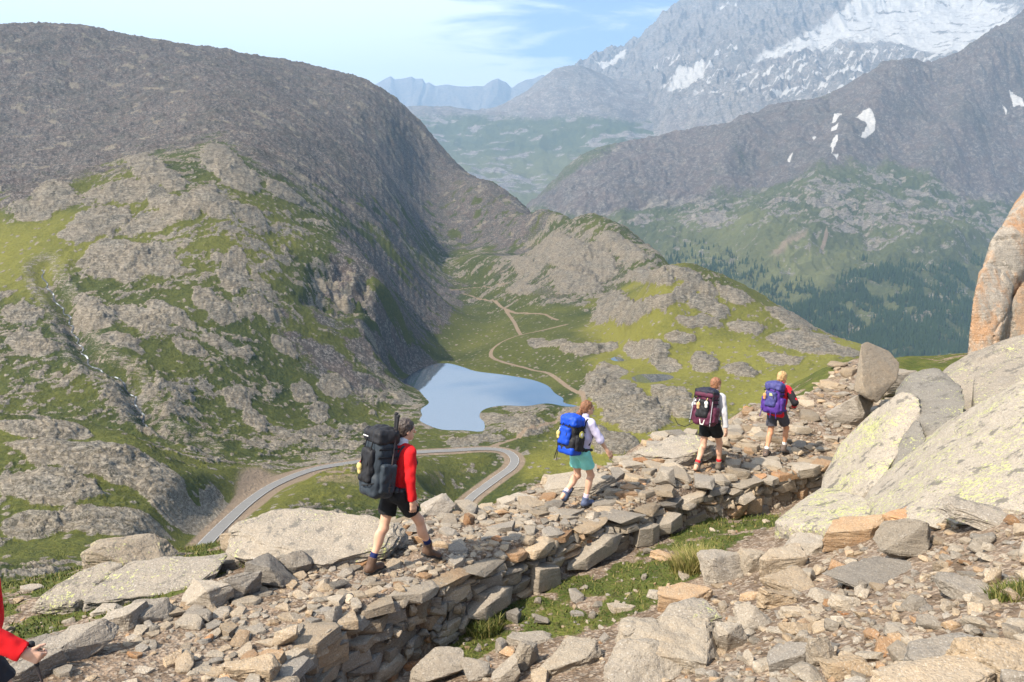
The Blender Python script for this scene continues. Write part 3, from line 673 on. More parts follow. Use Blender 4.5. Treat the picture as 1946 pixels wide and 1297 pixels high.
# ---- the wood on the lower flank: a far-off mass of conifers
def forest(X, Y, Zf, at):
    U, V = to_px(X, Y, Zf)
    dens = sst(-20, 25, poly_sd(U, V, [(1380, 640), (1500, 560), (1580, 560), (1640, 500), (1760, 520), (1860, 500), (1900, 720), (1500, 760)])) + .35 * sst(-20, 30, poly_sd(U, V, [(1250, 490), (1330, 470), (1480, 520), (1560, 560), (1440, 650), (1300, 560)]))
    n = fbm(X / 90, Y / 90, 4, 41)
    d = np.clip(dens * sst(-.18, .12, n + .16 * sst(540, 640, V)) * (1 - .8 * (at['rock'] > .5)), 0, 1) * (Y < 2800)
    w = (d * Y ** 2 / 1e6).ravel(); w = np.where(w > .15 * np.max(w) * 0, w, 0); w /= w.sum()
    pk = NR.choice(w.size, 13000, p=w); V_, F_ = [], []; g = np.random.default_rng(5)
    x = X.ravel()[pk] + g.uniform(-4, 4, len(pk)); y = Y.ravel()[pk] + g.uniform(-4, 4, len(pk)); z = Zf.ravel()[pk]
    k = 0
    for i in range(len(pk)):
        h = g.uniform(9, 21); r = h * g.uniform(.16, .24); a0 = g.uniform(0, 6)
        for t0, t1, rr in ((.05, .5, 1.0), (.32, .78, .72), (.6, 1.0, .42)):
            a = a0 + np.arange(6) * math.pi / 3; q = r * rr * g.uniform(.65, 1.25, 6)
            V_.append(np.stack([x[i] + q * np.cos(a), y[i] + q * np.sin(a), z[i] + h * t0 + g.uniform(-.05, .05, 6) * h], 1)); V_.append(np.array([[x[i], y[i], z[i] + h * t1]]))
            F_ += [(k + j, k + (j + 1) % 6, k + 6) for j in range(6)]; k += 7
    m = N('conifer', .9, .1); M_CON = m.done(m.mix(m.noise(.02, 3), (.018, .034, .014), (.045, .07, .025)))
    tag(link('forest', mesh_np('forest', np.vstack(V_), np.array(F_), False), M_CON), 'dark conifer wood on the lower flank of the far mountain spur', 'forest', kind='stuff')
forest(*MID)
# ================================================================== the near slope, the causeway and its stones
WALL_PX = [(430, 1420, -3.75), (540, 1300, -3.9), (600, 1212, -3.97), (720, 1150, -4.1), (870, 1090, -4.25), (1060, 1020, -4.45), (1200, 975, -4.58), (1330, 937, -4.7), (1480, 902, -4.82), (1575, 880, -4.9), (1660, 862, -5.0)]
WALL_H = [.9, .95, .95, .85, .8, .58, .56, .52, .62, .6, .5]
WALL = smooth_line([np.append(pt_z(u, v, z), h) for (u, v, z), h in zip(WALL_PX, WALL_H)], .06)
LEFT_PX = [(-300, 1330, -3.9), (60, 1225, -4.05), (200, 1180, -4.1), (330, 1150, -4.2), (420, 1110, -4.3), (500, 1070, -4.35), (640, 1020, -4.45), (740, 990, -4.5), (850, 972, -4.55), (950, 948, -4.6), (1060, 905, -4.68), (1200, 872, -4.72), (1235, 835, -4.75), (1330, 805, -4.8), (1430, 770, -4.85), (1560, 722, -4.9), (1640, 690, -4.95)]
LEFT = np.array([pt_z(*p) for p in LEFT_PX])
PATHP = [(740, 1085, -4.23), (300, 1250, -3.95), (100, 1270, -3.85), (1100, 965, -4.66), (1345, 895, -4.72), (1470, 868, -4.87), (1600, 780, -4.95), (1640, 690, -4.95), (1000, 960, -4.6), (1580, 900, -4.95), (1640, 830, -5.0), (200, 1180, -4.1), (420, 1110, -4.3), (640, 1020, -4.42), (850, 972, -4.52), (1060, 905, -4.68), (1235, 840, -4.75), (1430, 770, -4.85), (1750, 690, -5.0), (1750, 780, -5.0), (-300, 1400, -3.7), (400, 1500, -3.6), (600, 1212, -3.97), (870, 1090, -4.25), (1200, 975, -4.58), (1480, 902, -4.82)]
LOWP = [(880, 1205, -5.05), (1050, 1100, -5.02), (1200, 1050, -5.1), (1330, 990, -5.2), (1480, 972, -5.35), (720, 1300, -5.0), (540, 1450, -4.9), (1100, 1200, -4.7), (1250, 1100, -4.75), (950, 1260, -4.75), (800, 1300, -4.85), (1200, 1290, -4.1), (1380, 1060, -4.65), (1400, 1130, -4.3), (1480, 1060, -4.35), (1560, 1000, -4.45), (1600, 1050, -4.0), (1700, 1080, -3.6), (1500, 1200, -3.6), (1500, 1297, -3.3), (1750, 1297, -2.8), (1946, 1200, -2.7), (1946, 1000, -3.0), (1850, 960, -3.4), (1750, 980, -3.75), (1946, 1297, -2.5), (1400, 1500, -2.4), (900, 1500, -3.7), (1946, 1600, -1.7), (500, 1600, -4.3), (973, 1900, -1.9), (2400, 1000, -2.2), (2400, 1300, -1.8), (1650, 880, -5.1), (1800, 780, -4.6), (1750, 690, -5.0), (2100, 800, -3.6)]
DOWN = [(-9, 9, -5.4), (-5.3, 9.6, -4.85), (-4.6, 11, -5.15), (-7, 13, -6.3), (-4, 13.5, -6.0), (-1.5, 13.2, -6.0), (-2, 16, -7.6), (0.2, 14.2, -5.9), (1.2, 17, -7.6), (-8, 17, -9), (-4, 20, -10.5), (3, 19.5, -7.8), (0, 25, -14), (-10, 25, -14), (-16, 25, -14), (6, 25, -9), (9, 29, -8.5), (4, 33, -16), (14, 30, -6.5), (20, 34, -9), (-20, 35, -21), (-8, 35, -21), (8, 40, -17), (-30, 62, -39), (-12, 62, -39), (5, 62, -37), (25, 62, -34), (45, 62, -33), (-45, 62, -39), (25, 45, -20), (-7.5, 8, -4.8), (-4.7, 8, -4.55), (-8, 6, -4.2), (32, 24, -1.8), (22, 19, -2.4), (45, 30, -1.5), (60, 62, -26)]
_pp = np.array([pt_z(*p) for p in PATHP]); _lp = np.array([pt_z(*p) for p in LOWP]); _dn = np.array(DOWN, float)
PATH_R = RBF(np.vstack([_pp[:, :2], _dn[:, :2]]) / 10, np.concatenate([_pp[:, 2], _dn[:, 2]]), 1e-4)
_lp = np.vstack([_lp, [[20, 8, -1.4], [20, 16, -2.2], [32, 10, -.4], [14, 15, -3.4], [12, 12, -3.3], [34, 22, -1.5], [12, 2, -.6], [-20, 4, -4.2], [5, 1, -1.5], [-6, 1, -3.2], [45, 5, 1]]])
LOW_R = RBF(_lp[:, :2] / 10, _lp[:, 2], 3e-4)
# which side of the wall line
_poly_low = np.vstack([WALL[:, :2], [[14, 17], [60, 22], [60, -10], [-30, -10], [-12, 0]]])
NS, NY = (-1.25, 1.45), (math.log(1.0), math.log(62))
def near_raw(x, y):
    zp = PATH_R(x / 10, y / 10)
    zl = LOW_R(x / 10, y / 10)
    sd = poly_sd(x, y, _poly_low)
    f = sst(-.16, .12, sd) * sst(16.5, 14.5, y + .0 * x)
    return zp * (1 - f) + zl * f, sd
NCN, NRN = 1250, 900
sN = np.linspace(*NS, NCN); lN = np.linspace(*NY, NRN)
GX = sN[None] * np.exp(lN)[:, None]; GY = np.repeat(np.exp(lN)[:, None], NCN, 1)
GZ, GSD = near_raw(GX, GY)
left_d, _ = line_d(GX, GY, LEFT)
path_poly = np.vstack([WALL[:, :2], LEFT[::-1, :2]])
GPD = poly_sd(GX, GY, path_poly)
onpath = sst(-.25, .1, GPD)
farn = sst(9, 30, GY)
GZ = GZ + (.05 + .9 * farn) * fbm(GX / (1.2 + 6 * farn), GY / (1.2 + 6 * farn), 4, 4) + .035 * fbm(GX * 3, GY * 3, 4, 5) * (1 - .5 * farn) + .014 * fbm(GX * 14, GY * 14, 3, 6) * (1 - farn)
U0, V0 = to_px(GX, GY, GZ)
wu = 18 * fbm(GX * 1.4, GY * 1.4, 3, 3); wv = 12 * fbm(GX * 1.4, GY * 1.4, 3, 9)
gstrip = paint([(800, 1262), (880, 1205), (1040, 1110), (1200, 1055), (1290, 1010), (1340, 985), (1480, 975), (1500, 1000), (1400, 1030), (1370, 1060), (1310, 1110), (1240, 1150), (1160, 1190), (1080, 1210), (960, 1230), (860, 1280)], 14)
gsm = paint([(1885, 1120), (1946, 1110), (2000, 1140), (1930, 1150), (1890, 1140)], 8)
gleft = np.where(GPD < .0, 1, 0) * sst(.1, .5, -GPD) * (GSD < -.5)
turf = np.clip(np.maximum.reduce([gstrip, gsm, gleft]), 0, 1)
turf = np.clip(turf - .75 * sst(.0, .35, fbm(GX * 1.5, GY * 1.5, 4, 15)) - .25 * sst(.1, .4, fbm(GX * 7, GY * 7, 3, 17)), 0, 1)
me = mesh_np('near_slope', np.stack([GX.ravel(), GY.ravel(), GZ.ravel()], 1), grid_faces(NRN, NCN))
attr(me, 'turf', turf)
m = N('stony_soil', .95, .15)
n1 = m.noise(2.5, 6, .65); n2 = m.noise(22, 5, .7); n3 = m.noise(.8, 4)
soil = m.mix(m.ss(n1, .35, .7), (.12, .085, .058), (.27, .20, .145))
cellc = m.voro(26, out='Color'); sp = m.n('SeparateColor'); m.L(cellc, sp.inputs[0])
soil = m.mix(m.ss(sp.outputs[0], .45, .95, 0, .7), soil, (.40, .33, .26))
soil = m.mix(m.ss(n2, .5, .75, 0, .6), soil, (.09, .065, .045))
gr = m.mix(m.ss(n1, .3, .75), (.035, .062, .010), (.12, .135, .026))
gr = m.mix(m.ss(n2, .42, .7, 0, .75), gr, (.14, .105, .05))
tk = m.ss(m.math('ADD', m.attr('turf'), m.math('MULTIPLY', m.math('SUBTRACT', n2, .5), .9)), .4, .6)
M_SOIL = m.done(m.mix(tk, soil, gr), m.bump(m.math('ADD', n2, m.math('MULTIPLY', m.voro(26), .8)), .8, .04))
tag(link('near_slope', me, M_SOIL), kind='structure')
def near_z(x, y): return bilin(GZ, lN[0], lN[-1], sN[0], sN[-1], np.log(np.maximum(y, 1.0)), x / y)
def hit(u, v):
    """where the ray of a pixel first meets the near slope"""
    t = np.linspace(2.0, 45, 6000); x, y, z = ray(u, v); X, Y, Zr = x * t, y * t, z * t
    k = int(np.argmax(Zr < near_z(X, Y))); return np.array([X[k], Y[k], float(near_z(X[k], Y[k]))]), t[k]

# ------------------------------------------------------------------ rocks
def ico(sub):
    bm = bmesh.new(); bmesh.ops.create_icosphere(bm, subdivisions=sub, radius=1)
    V = np.array([v.co[:] for v in bm.verts]); Fq = np.array([[v.index for v in f.verts] for f in bm.faces]); bm.free()
    return V / np.linalg.norm(V, axis=1)[:, None], Fq
ICO = {k: ico(k) for k in (1, 2, 3, 4, 5, 6)}
def plane_rock(nrm, d, sub, p=22, rough=.05, seed=0, freq=2.2):
    D, Fq = ICO[sub]
    c = np.maximum(D @ nrm.T, 1e-4) / d
    r = (c ** p).sum(1) ** (-1 / p)
    V = D * r[:, None]
    if rough:
        q = V * freq + seed * 7.3
        n = noise3(q, seed) + .5 * noise3(q * 2.1, seed + 1) + .3 * noise3(q * 4.7, seed + 2) + (.2 * noise3(q * 10, seed + 3) if sub > 3 else 0)
        V = V * (1 + rough * n)[:, None]
    return V, Fq
def stone_shape(seed, sub, slab=False, rough=.03, p=0):
    """broken stone: hull of a few corners, edges knocked off, faces roughened"""
    g = np.random.default_rng(seed); P = []
    if slab:
        k = int(g.integers(5, 8)); a = np.sort(g.uniform(0, 2 * np.pi, k) * .35 + np.linspace(0, 2 * np.pi, k, endpoint=False))
        ex = g.uniform(.55, 1.0); tilt = g.uniform(-.25, .25, 2)
        for top in (1, -1):
            r = g.uniform(.78, 1.0, k) * (g.uniform(.82, 1.0) if top > 0 else 1.0)
            for j in range(k):
                x, y = r[j] * math.cos(a[j]), r[j] * math.sin(a[j]) * ex
                P.append((x, y, top * .5 * g.uniform(.8, 1) + (tilt[0] * x + tilt[1] * y if top > 0 else 0)))
        for _ in range(4): P.append((g.uniform(-1, 1), g.uniform(-1, 1) * ex * .8, g.uniform(-.3, .3)))
    else:
        for _ in range(int(g.integers(14, 20))):
            q = g.normal(size=3); q /= np.abs(q).max() ** .7 * np.linalg.norm(q) ** .3; P.append(q * g.uniform(.8, 1.05))
    bm = bmesh.new()
    for q in P: bm.verts.new(q)
    r = bmesh.ops.convex_hull(bm, input=bm.verts[:])
    bmesh.ops.delete(bm, geom=list({v for v in bm.verts if not v.link_faces}), context='VERTS')
    bmesh.ops.dissolve_limit(bm, angle_limit=.22, verts=bm.verts[:], edges=bm.edges[:])
    bmesh.ops.bevel(bm, geom=bm.edges[:], offset=.05 if slab else .07, segments=2 if sub > 2 else 1, affect='EDGES', profile=.6, clamp_overlap=True)
    bmesh.ops.triangulate(bm, faces=bm.faces[:])
    for _ in range(max(0, sub - 2)):
        L_ = np.median([e.calc_length() for e in bm.edges]) if sub < 4 else 0
        es = [e for e in bm.edges if e.calc_length() > max(.10 if sub < 4 else .045, L_)]
        bmesh.ops.subdivide_edges(bm, edges=es, cuts=1, use_grid_fill=True); bmesh.ops.triangulate(bm, faces=bm.faces[:])
    bm.normal_update()
    V = np.array([v.co[:] for v in bm.verts]); NV = np.array([v.normal[:] for v in bm.verts]); Fq = np.array([[v.index for v in f.verts] for f in bm.faces]); bm.free()
    if sub > 2:
        q = V * 2.2 + seed * 1.7
        V = V + NV * (rough * (noise3(q, seed) + .6 * noise3(q * 2.3, seed + 1) + .4 * noise3(q * 5, seed + 2)) - .5 * rough * (np.abs(noise3(q * A_3(.6, .6, 2.5), seed + 5)) < .08))[:, None]
    lo, hi = V.min(0), V.max(0)
    return (V - (lo + hi) / 2) / (hi - lo), Fq
def A_3(*q): return np.array(q, float)
LIB = {('s', k, i): stone_shape(100 + i, k, True) for k in (2, 3) for i in range(18)}
LIB.update({('c', k, i): stone_shape(300 + i, k, False) for k in (2, 3) for i in range(18)})
def rot_m(rx, ry, rz): return np.array(Matrix.Rotation(rz, 3, 'Z') @ Matrix.Rotation(ry, 3, 'Y') @ Matrix.Rotation(rx, 3, 'X'))

def mat_stone(name, tint_src='object', lichen=0.0, base=None, rust=1.0, sc=1.0, stain=None):
    m = N(name, .9, .22)
    if tint_src == 'object':
        oc_ = m.n('ObjectInfo').outputs['Color']; sp = m.n('SeparateColor'); m.L(oc_, sp.inputs[0]); tint = sp.outputs[0]; val = sp.outputs[1]
    else:
        tint = m.attr('tint'); val = m.attr('val')
    a = m.noise(2.2 / sc, 6, .65); b = m.noise(9 / sc, 5, .7); c = m.noise(70 / sc, 2, .6); d = m.noise(34 / sc, 3, .75)
    cr = m.ramp(m.math('ADD', tint, m.math('MULTIPLY', m.math('SUBTRACT', a, .5), .5), clamp=True),
                [(.0, (.235, .21, .18)), (.35, (.325, .275, .212)), (.62, (.375, .28, .18)), (.82, (.36, .215, .112)), (1.0, (.31, .145, .06))])
    if base: cr = m.mix(.75, cr, base)
    if stain: cr = m.mix(m.ss(m.noise(.55, 6, .7, m.mapped(m.pos(), (1.5, 1.5, .45))), .44, .58), cr, stain)
    col = m.mix(m.ss(b, .42, .7, 0, .5), cr, m.mix(.5, cr, (.13, .115, .10)))
    col = m.mix(m.ss(b, .38, .25, 0, .5), col, (.52, .49, .44))
    col = m.mix(m.ss(c, .56, .70, 0, .5), col, (.09, .085, .08))
    col = m.mix(m.ss(c, .42, .30, 0, .35), col, (.62, .60, .56))
    col = m.mix(m.ss(d, .58, .7, 0, .55), col, (.15, .15, .13))
    if lichen:
        l1 = m.noise(1.5, 4, .7); l2 = m.noise(24, 5, .72)
        lk = m.ss(m.math('ADD', l2, m.math('MULTIPLY', m.math('SUBTRACT', l1, .5), .8)), .60 - lichen, .675 - lichen, 0, .8)
        col = m.mix(lk, col, m.mix(m.noise(30, 2), (.40, .42, .17), (.56, .57, .22)))
        l3 = m.noise(4.2, 5, .7, m.mapped(m.pos(), loc=(9, 3, 1))); col = m.mix(m.ss(l3, .56, .63, 0, .8), col, (.13, .12, .105)); l4 = m.noise(45, 3, .8); col = m.mix(m.ss(m.math('ADD', l4, m.math('MULTIPLY', l1, .3)), .72, .8, 0, .7), col, (.12, .11, .095))
    v = m.n('Mix', data_type='RGBA', blend_type='MULTIPLY'); v.inputs[0].default_value = 1
    m.L(col, v.inputs[6]); cb = m.n('CombineColor')
    for i in range(3): m.L(val, cb.inputs[i])
    m.L(cb.outputs[0], v.inputs[7])
    h = m.math('ADD', m.math('MULTIPLY', b, 1.0), m.math('MULTIPLY', d, .6)); h = m.math('ADD', h, m.math('MULTIPLY', c, .15))
    fol = m.noise(6 / sc, 5, .7, m.mapped(m.pos(), (.5, .9, 4.5), (.25, .3, .5)), .5)
    h = m.math('ADD', h, m.math('MULTIPLY', fol, 1.2))
    return m.done(v.outputs[2], m.bump(h, .7, .035 * sc))
M_STONE = mat_stone('granite_stone'); M_STONE_M = mat_stone('granite_rubble', 'attr'); M_LICHEN = mat_stone('lichen_granite', lichen=.05, base=(.40, .35, .285), sc=1.4)
M_LICHEN2 = mat_stone('faint_lichen_granite', lichen=-.03, sc=1.3)

class Heap:
    """collects many stones into one mesh with a tint for each stone"""
    def __init__(self): self.V = []; self.F = []; self.T = []; self.B = []; self.n = 0
    def add(self, key, loc, dims, R, tint, val):
        V, Fq = LIB[key]; W_ = (V * dims) @ R.T + loc
        self.V.append(W_); self.F.append(Fq + self.n); self.T.append(np.full(len(V), tint)); self.B.append(np.full(len(V), val)); self.n += len(V)
    def build(self, name, mat):
        me = mesh_np(name, np.vstack(self.V), np.vstack(self.F)); me.set_sharp_from_angle(angle=.6); attr(me, 'tint', np.concatenate(self.T)); attr(me, 'val', np.concatenate(self.B))
        return link(name, me, mat)
def rnd_tint(): return float(np.clip(RNG.choice([RNG.gauss(.22, .15), RNG.gauss(.3, .15), RNG.gauss(.4, .12), RNG.gauss(.5, .12), RNG.choice([RNG.gauss(.76, .10), RNG.gauss(.3, .12)])]), 0, 1))
def rnd_val(): return float(np.clip(RNG.gauss(.90, .15), .6, 1.35))
LIBMESH = {}
def lib_mesh(key):
    if key not in LIBMESH:
        V, Fq = LIB[key]; LIBMESH[key] = mesh_np('stone', V, Fq); LIBMESH[key].set_sharp_from_angle(angle=.6); LIBMESH[key].materials.append(M_STONE)
    return LIBMESH[key]

# --- dry stone wall: one thing; the stones of its face are its surface pattern
wl = Heap()
Lw = np.concatenate([[0], np.cumsum(np.linalg.norm(np.diff(WALL[:, :2], axis=0), axis=1))])
def wall_at(l):
    p = np.array([np.interp(l, Lw, WALL[:, k]) for k in range(4)])
    q = np.array([np.interp(l + .05, Lw, WALL[:, k]) for k in range(2)]) - np.array([np.interp(l - .05, Lw, WALL[:, k]) for k in range(2)])
    return p, math.atan2(q[1], q[0])
z0 = .0
course = 0
while z0 < 1.05:
    hc = RNG.uniform(.075, .165) if course else .085
    l = RNG.uniform(0, .3)
    while l < Lw[-1]:
        big = RNG.random() < .10
        ln = RNG.uniform(.2, .52) * (1.4 if big else 1) if course else RNG.uniform(.34, .72)
        p, a = wall_at(l + ln / 2)
        if z0 < p[3] + .08:
            nx, ny = math.sin(a), -math.cos(a)                       # out of the wall, towards the lower ground
            out = (.0 if course else .04) + RNG.uniform(-.04, .04) + .10 * z0
            hh = hc * RNG.uniform(.85, 1.25) * (1.5 if big else 1)
            dep = RNG.uniform(.28, .42) if course else RNG.uniform(.34, .5)
            slope = math.atan2(wall_at(l + ln / 2 + .3)[0][2] - p[2], .3)
            sl_ = RNG.gauss(0, .045) - slope * .8
            loc = np.array([p[0] + nx * (out - dep * .32), p[1] + ny * (out - dep * .32), p[2] - z0 - hc / 2 - .01])
            wl.add((RNG.choice('ssssc'), 3, RNG.randrange(18)), loc, np.array([ln * 1.16, dep, hh * 1.22]), rot_m(RNG.gauss(0, .05), sl_, a + RNG.gauss(0, .09)), rnd_tint(), rnd_val())
        l += ln * RNG.uniform(.9, 1.02)
    z0 += hc; course += 1
for px_, z_, dm, tl in (((1125, 1000), .30, (1.25, .36, .24), -.14), ((880, 1088), .42, (.85, .36, .22), -.10), ((1010, 1040), .40, (.55, .34, .34), .05), ((1290, 950), .26, (.7, .36, .22), -.08), ((1235, 965), .33, (.5, .34, .3), .1)):
    q_ = pt_z(px_[0], px_[1], -4.5); k_ = int(np.argmin(np.hypot(WALL[:, 0] - q_[0], WALL[:, 1] - q_[1]))); p, a = wall_at(Lw[k_])
    wl.add(('s', 3, 5 + k_ % 7), np.array([p[0] + math.sin(a) * .10, p[1] - math.cos(a) * .10, p[2] - z_]), np.array(dm), rot_m(.04, tl, a), .3, .95)
for _ in range(90):                                                  # stones wedged in the gaps
    p, a = wall_at(RNG.uniform(0, Lw[-1])); z = RNG.uniform(.05, .9) * p[3]; s = RNG.uniform(.05, .11)
    wl.add((RNG.choice('sc'), 2, RNG.randrange(18)), np.array([p[0] + math.sin(a) * (.02 + .1 * z), p[1] - math.cos(a) * (.02 + .1 * z), p[2] - z]), np.array([s * 1.6, s, s]), rot_m(RNG.uniform(-1, 1), RNG.uniform(-1, 1), RNG.uniform(0, 6)), rnd_tint(), rnd_val())
tag(wl.build('dry_stone_wall', M_STONE_M), 'long dry stone wall of stacked tan and grey slabs holding up the trail', 'wall')

# --- named boulders: u, v of the foot, width on the picture, depth/width, height/width, yaw, tilt x, tilt y, kind, tint, val, sink, name, label
BIG = []
def boulder(u, v, wpx, dr, hr, yaw, tx, ty, kind, tint, val, sink, name, label, seed, mat=None, sub=4, rough=.05, group=None, lift=0.0):
    p, t = hit(u, v); w = wpx * t / F_PX; dims = np.array([w, w * dr, w * hr])
    V, Fq = stone_shape(1000 + seed, 6 if wpx > 140 else 5, kind == 's', rough * 1.1)
    V = V * dims
    R = rot_m(tx, ty, yaw); Vr = V @ R.T
    loc = p + np.array([0, 0, -Vr[:, 2].min() - sink * (Vr[:, 2].max() - Vr[:, 2].min()) + lift])
    me = mesh_np(name, V, Fq); me.set_sharp_from_angle(angle=.6)
    o = link(name, me, mat or M_STONE, None, loc, (tx, ty, yaw)); o.color = (tint, val, 0, 1)
    tag(o, label, 'boulder' if w > .9 else 'rock', group)
    BIG.append((p[0], p[1], .5 * w * (.6 + .4 * dr)))
    return o, loc, dims
D_ = math.radians
B = boulder
B(1868, 1000, 165, .45, .16, D_(-38), D_(14), D_(12), 's', .12, 1.1, .2, 'lichen_slab', 'long pale slab with lichen lying slanted at the foot of the huge lichen boulder', 1, M_LICHEN2)
B(1868, 945, 105, .6, .5, D_(-8), 0, 0, 'c', .15, 1.0, .3, 'boulder', 'blocky grey stone left of the narrow gap beside the lichen boulder', 2)
B(1950, 952, 90, .8, .6, D_(10), 0, 0, 'c', .05, 1.0, .3, 'boulder', 'blocky grey stone right of the narrow gap at the right edge', 3)
B(1738, 1000, 110, .6, .42, D_(4), D_(-8), D_(-6), 's', .85, 1.15, .25, 'boulder', 'smooth orange stone leaning on the lower edge of the lichen boulder', 4)
B(1620, 1030, 138, .5, .38, D_(5), D_(8), D_(-8), 's', .72, 1.0, .2, 'boulder', 'reddish brown angular block between the orange stone and a grey kerb block', 5)
B(1528, 1052, 95, .7, .42, D_(24), 0, D_(-6), 's', .18, 1.1, .25, 'boulder', 'light grey square block left of the reddish block in the kerb row', 6)
B(1490, 1082, 118, .55, .42, D_(32), D_(6), D_(-6), 's', .45, 1.05, .25, 'boulder', 'long tan block set slanting at the end of the kerb row', 7)
B(1690, 1098, 225, .55, .10, D_(6), D_(3), D_(-6), 's', .08, .72, .3, 'flat_slab', 'broad flat dark grey slab lying on the gravel under a dark boulder', 8)
B(1716, 1062, 108, .75, .62, D_(30), 0, D_(-14), 'c', .3, .72, .1, 'boulder', 'dark brown boulder sitting on the broad flat grey slab', 9, lift=.06)
B(1836, 1130, 118, .6, .22, D_(-42), D_(8), D_(8), 's', .15, .9, .25, 'flat_slab', 'tilted grey slab lying on the gravel right of the broad flat slab', 10)
B(1886, 1110, 30, .6, 1.7, D_(12), D_(10), D_(8), 'c', .5, 1.0, .2, 'boulder', 'narrow upright pinkish stone on the gravel at the right', 11)
B(1505, 1118, 118, .7, .28, D_(-22), D_(10), D_(10), 's', .5, .85, .3, 'flat_slab', 'tan brown tilted slab below the long tan kerb block', 12)
B(1378, 1098, 100, .75, .6, D_(12), 0, D_(6), 'c', .2, 1.0, .25, 'boulder', 'rounded grey rock just right of the tall grass tuft', 13)
B(1428, 1085, 70, .6, .7, D_(-25), 0, D_(16), 's', .35, .95, .25, 'boulder', 'grey brown slab propped between the rounded rock and kerb row', 14)
B(1300, 1152, 112, .6, .42, D_(8), D_(8), D_(-8), 's', .72, 1.0, .25, 'boulder', 'flat topped orange tan rock at the edge of the grass strip', 15)
B(1275, 1268, 215, .62, .42, D_(-12), D_(4), D_(4), 's', .35, .95, .2, 'boulder', 'large tan slab carrying a speckled grey rock at the lower middle', 16)
B(1300, 1222, 118, .7, .34, D_(6), D_(4), D_(-4), 'c', .12, 1.0, .0, 'boulder', 'speckled grey rock lying on top of the large tan slab', 17, M_LICHEN2, lift=.16)
B(1215, 1300, 165, .7, .55, D_(20), 0, 0, 'c', .22, 1.0, .2, 'boulder', 'big light grey rock at the bottom edge left of the large tan slab', 18)
B(1790, 1262, 205, .35, .22, D_(9), D_(4), D_(-7), 's', .08, .9, .2, 'flat_slab', 'long pointed dark grey slab lying across the rubble at lower right', 19)
B(1895, 1285, 190, .6, .36, D_(-10), D_(10), D_(4), 's', .55, .95, .2, 'boulder', 'wide tan block with orange broken corner near the lower right corner', 20)
B(1780, 1325, 260, .6, .2, D_(3), D_(4), 0, 's', .5, 1.05, .2, 'flat_slab', 'broad tan slab cut off by the bottom edge of the view', 21)
B(1385, 1232, 66, .7, 1.0, D_(30), 0, D_(10), 'c', .25, 1.08, .2, 'boulder', 'pale upright rock right of the large tan slab', 22)
B(1430, 1195, 72, .7, .75, D_(-15), 0, 0, 'c', .2, 1.05, .2, 'boulder', 'pale blocky rock amid small rubble above the upright pale rock', 23)
B(1560, 1262, 58, .7, 1.2, D_(-12), D_(6), D_(-8), 'c', .42, .95, .2, 'boulder', 'tall tan block standing in the rubble at lower right', 24)
B(1500, 1262, 100, .55, .4, D_(14), 0, D_(-14), 's', .05, .92, .25, 'boulder', 'dark rounded slab left of the tall tan block', 25)
B(1610, 1280, 105, .6, .42, D_(-8), 0, 0, 'c', .6, .85, .25, 'boulder', 'brown block at the bottom right of the tall tan block', 26)
B(1605, 1160, 60, .7, .6, D_(12), 0, 0, 'c', .3, 1.05, .25, 'boulder', 'pale grey rock below the broad flat grey slab', 27)
B(1515, 1205, 75, .7, .5, D_(-30), 0, 0, 'c', .55, .82, .25, 'boulder', 'brown squat rock in the middle of the right rubble', 28)
B(1510, 1170, 62, .5, .35, D_(-18), 0, 0, 's', .45, 1.08, .25, 'boulder', 'small pale slab wedged above the brown squat rock', 29)
B(1480, 1150, 85, .7, .45, D_(30), 0, D_(10), 's', .62, .95, .25, 'boulder', 'orange brown broken slab under the tilted tan slab', 30)
B(1265, 1062, 62, .5, .22, D_(-12), D_(6), D_(4), 's', .75, 1.1, .2, 'boulder', 'flat orange stone lying alone on the grass strip', 31)
B(830, 1290, 112, .6, .55, D_(12), 0, D_(-6), 'c', .22, .95, .25, 'boulder', 'grey rock at the foot of the wall at bottom middle', 32)
B(1000, 1262, 66, .6, .8, D_(50), D_(10), D_(20), 's', .3, .95, .2, 'boulder', 'wedge shaped slab standing on edge at bottom middle', 33)
B(1080, 1262, 130, .6, .26, D_(6), D_(6), D_(-10), 's', .3, .9, .25, 'flat_slab', 'flat grey slab right of the wedge at bottom middle', 34)
B(905, 1285, 62, .8, .7, 0, 0, 0, 'c', .12, .92, .25, 'boulder', 'rounded grey stone between the wall foot rock and the wedge', 35)
B(960, 1295, 60, .8, .9, D_(20), 0, 0, 'c', .3, 1.0, .2, 'boulder', 'blocky tan grey stone at the bottom edge below the wedge', 36)
B(1005, 1222, 95, .5, .22, D_(8), 0, 0, 's', .2, 1.0, .3, 'boulder', 'flat pale stone in the grass below the wall', 37)
B(1180, 1160, 60, .5, .3, D_(-20), 0, 0, 's', .35, 1.0, .3, 'boulder', 'small flat tan stone in the grass strip centre', 38)
# along the outer side of the trail
B(50, 1292, 150, .35, .28, D_(38), D_(4), D_(-4), 's', .12, .85, .2, 'boulder', 'long grey stone slab slanting at the lower left corner under the red sleeve', 39)
B(155, 1245, 135, .6, .42, D_(26), D_(6), D_(-12), 's', .12, 1.0, .2, 'boulder', 'large grey tilted block right of the red sleeve', 40)
B(70, 1240, 80, .6, .4, D_(40), 0, 0, 's', .1, .8, .3, 'boulder', 'dark grey stone behind the hand at the lower left', 41)
B(285, 1175, 85, .7, .5, D_(20), 0, 0, 'c', .15, .9, .25, 'boulder', 'dark grey rock on the outer trail edge beside the turf', 42)
B(232, 1190, 100, .6, .4, D_(25), 0, D_(-8), 's', .2, 1.08, .25, 'boulder', 'pale ragged block left of the dark grey rock on the trail edge', 43)
B(395, 1148, 100, .7, .62, D_(-8), 0, D_(6), 'c', .3, 1.12, .25, 'boulder', 'pale rounded boulder on the outer trail edge left of two dark blocks', 44)
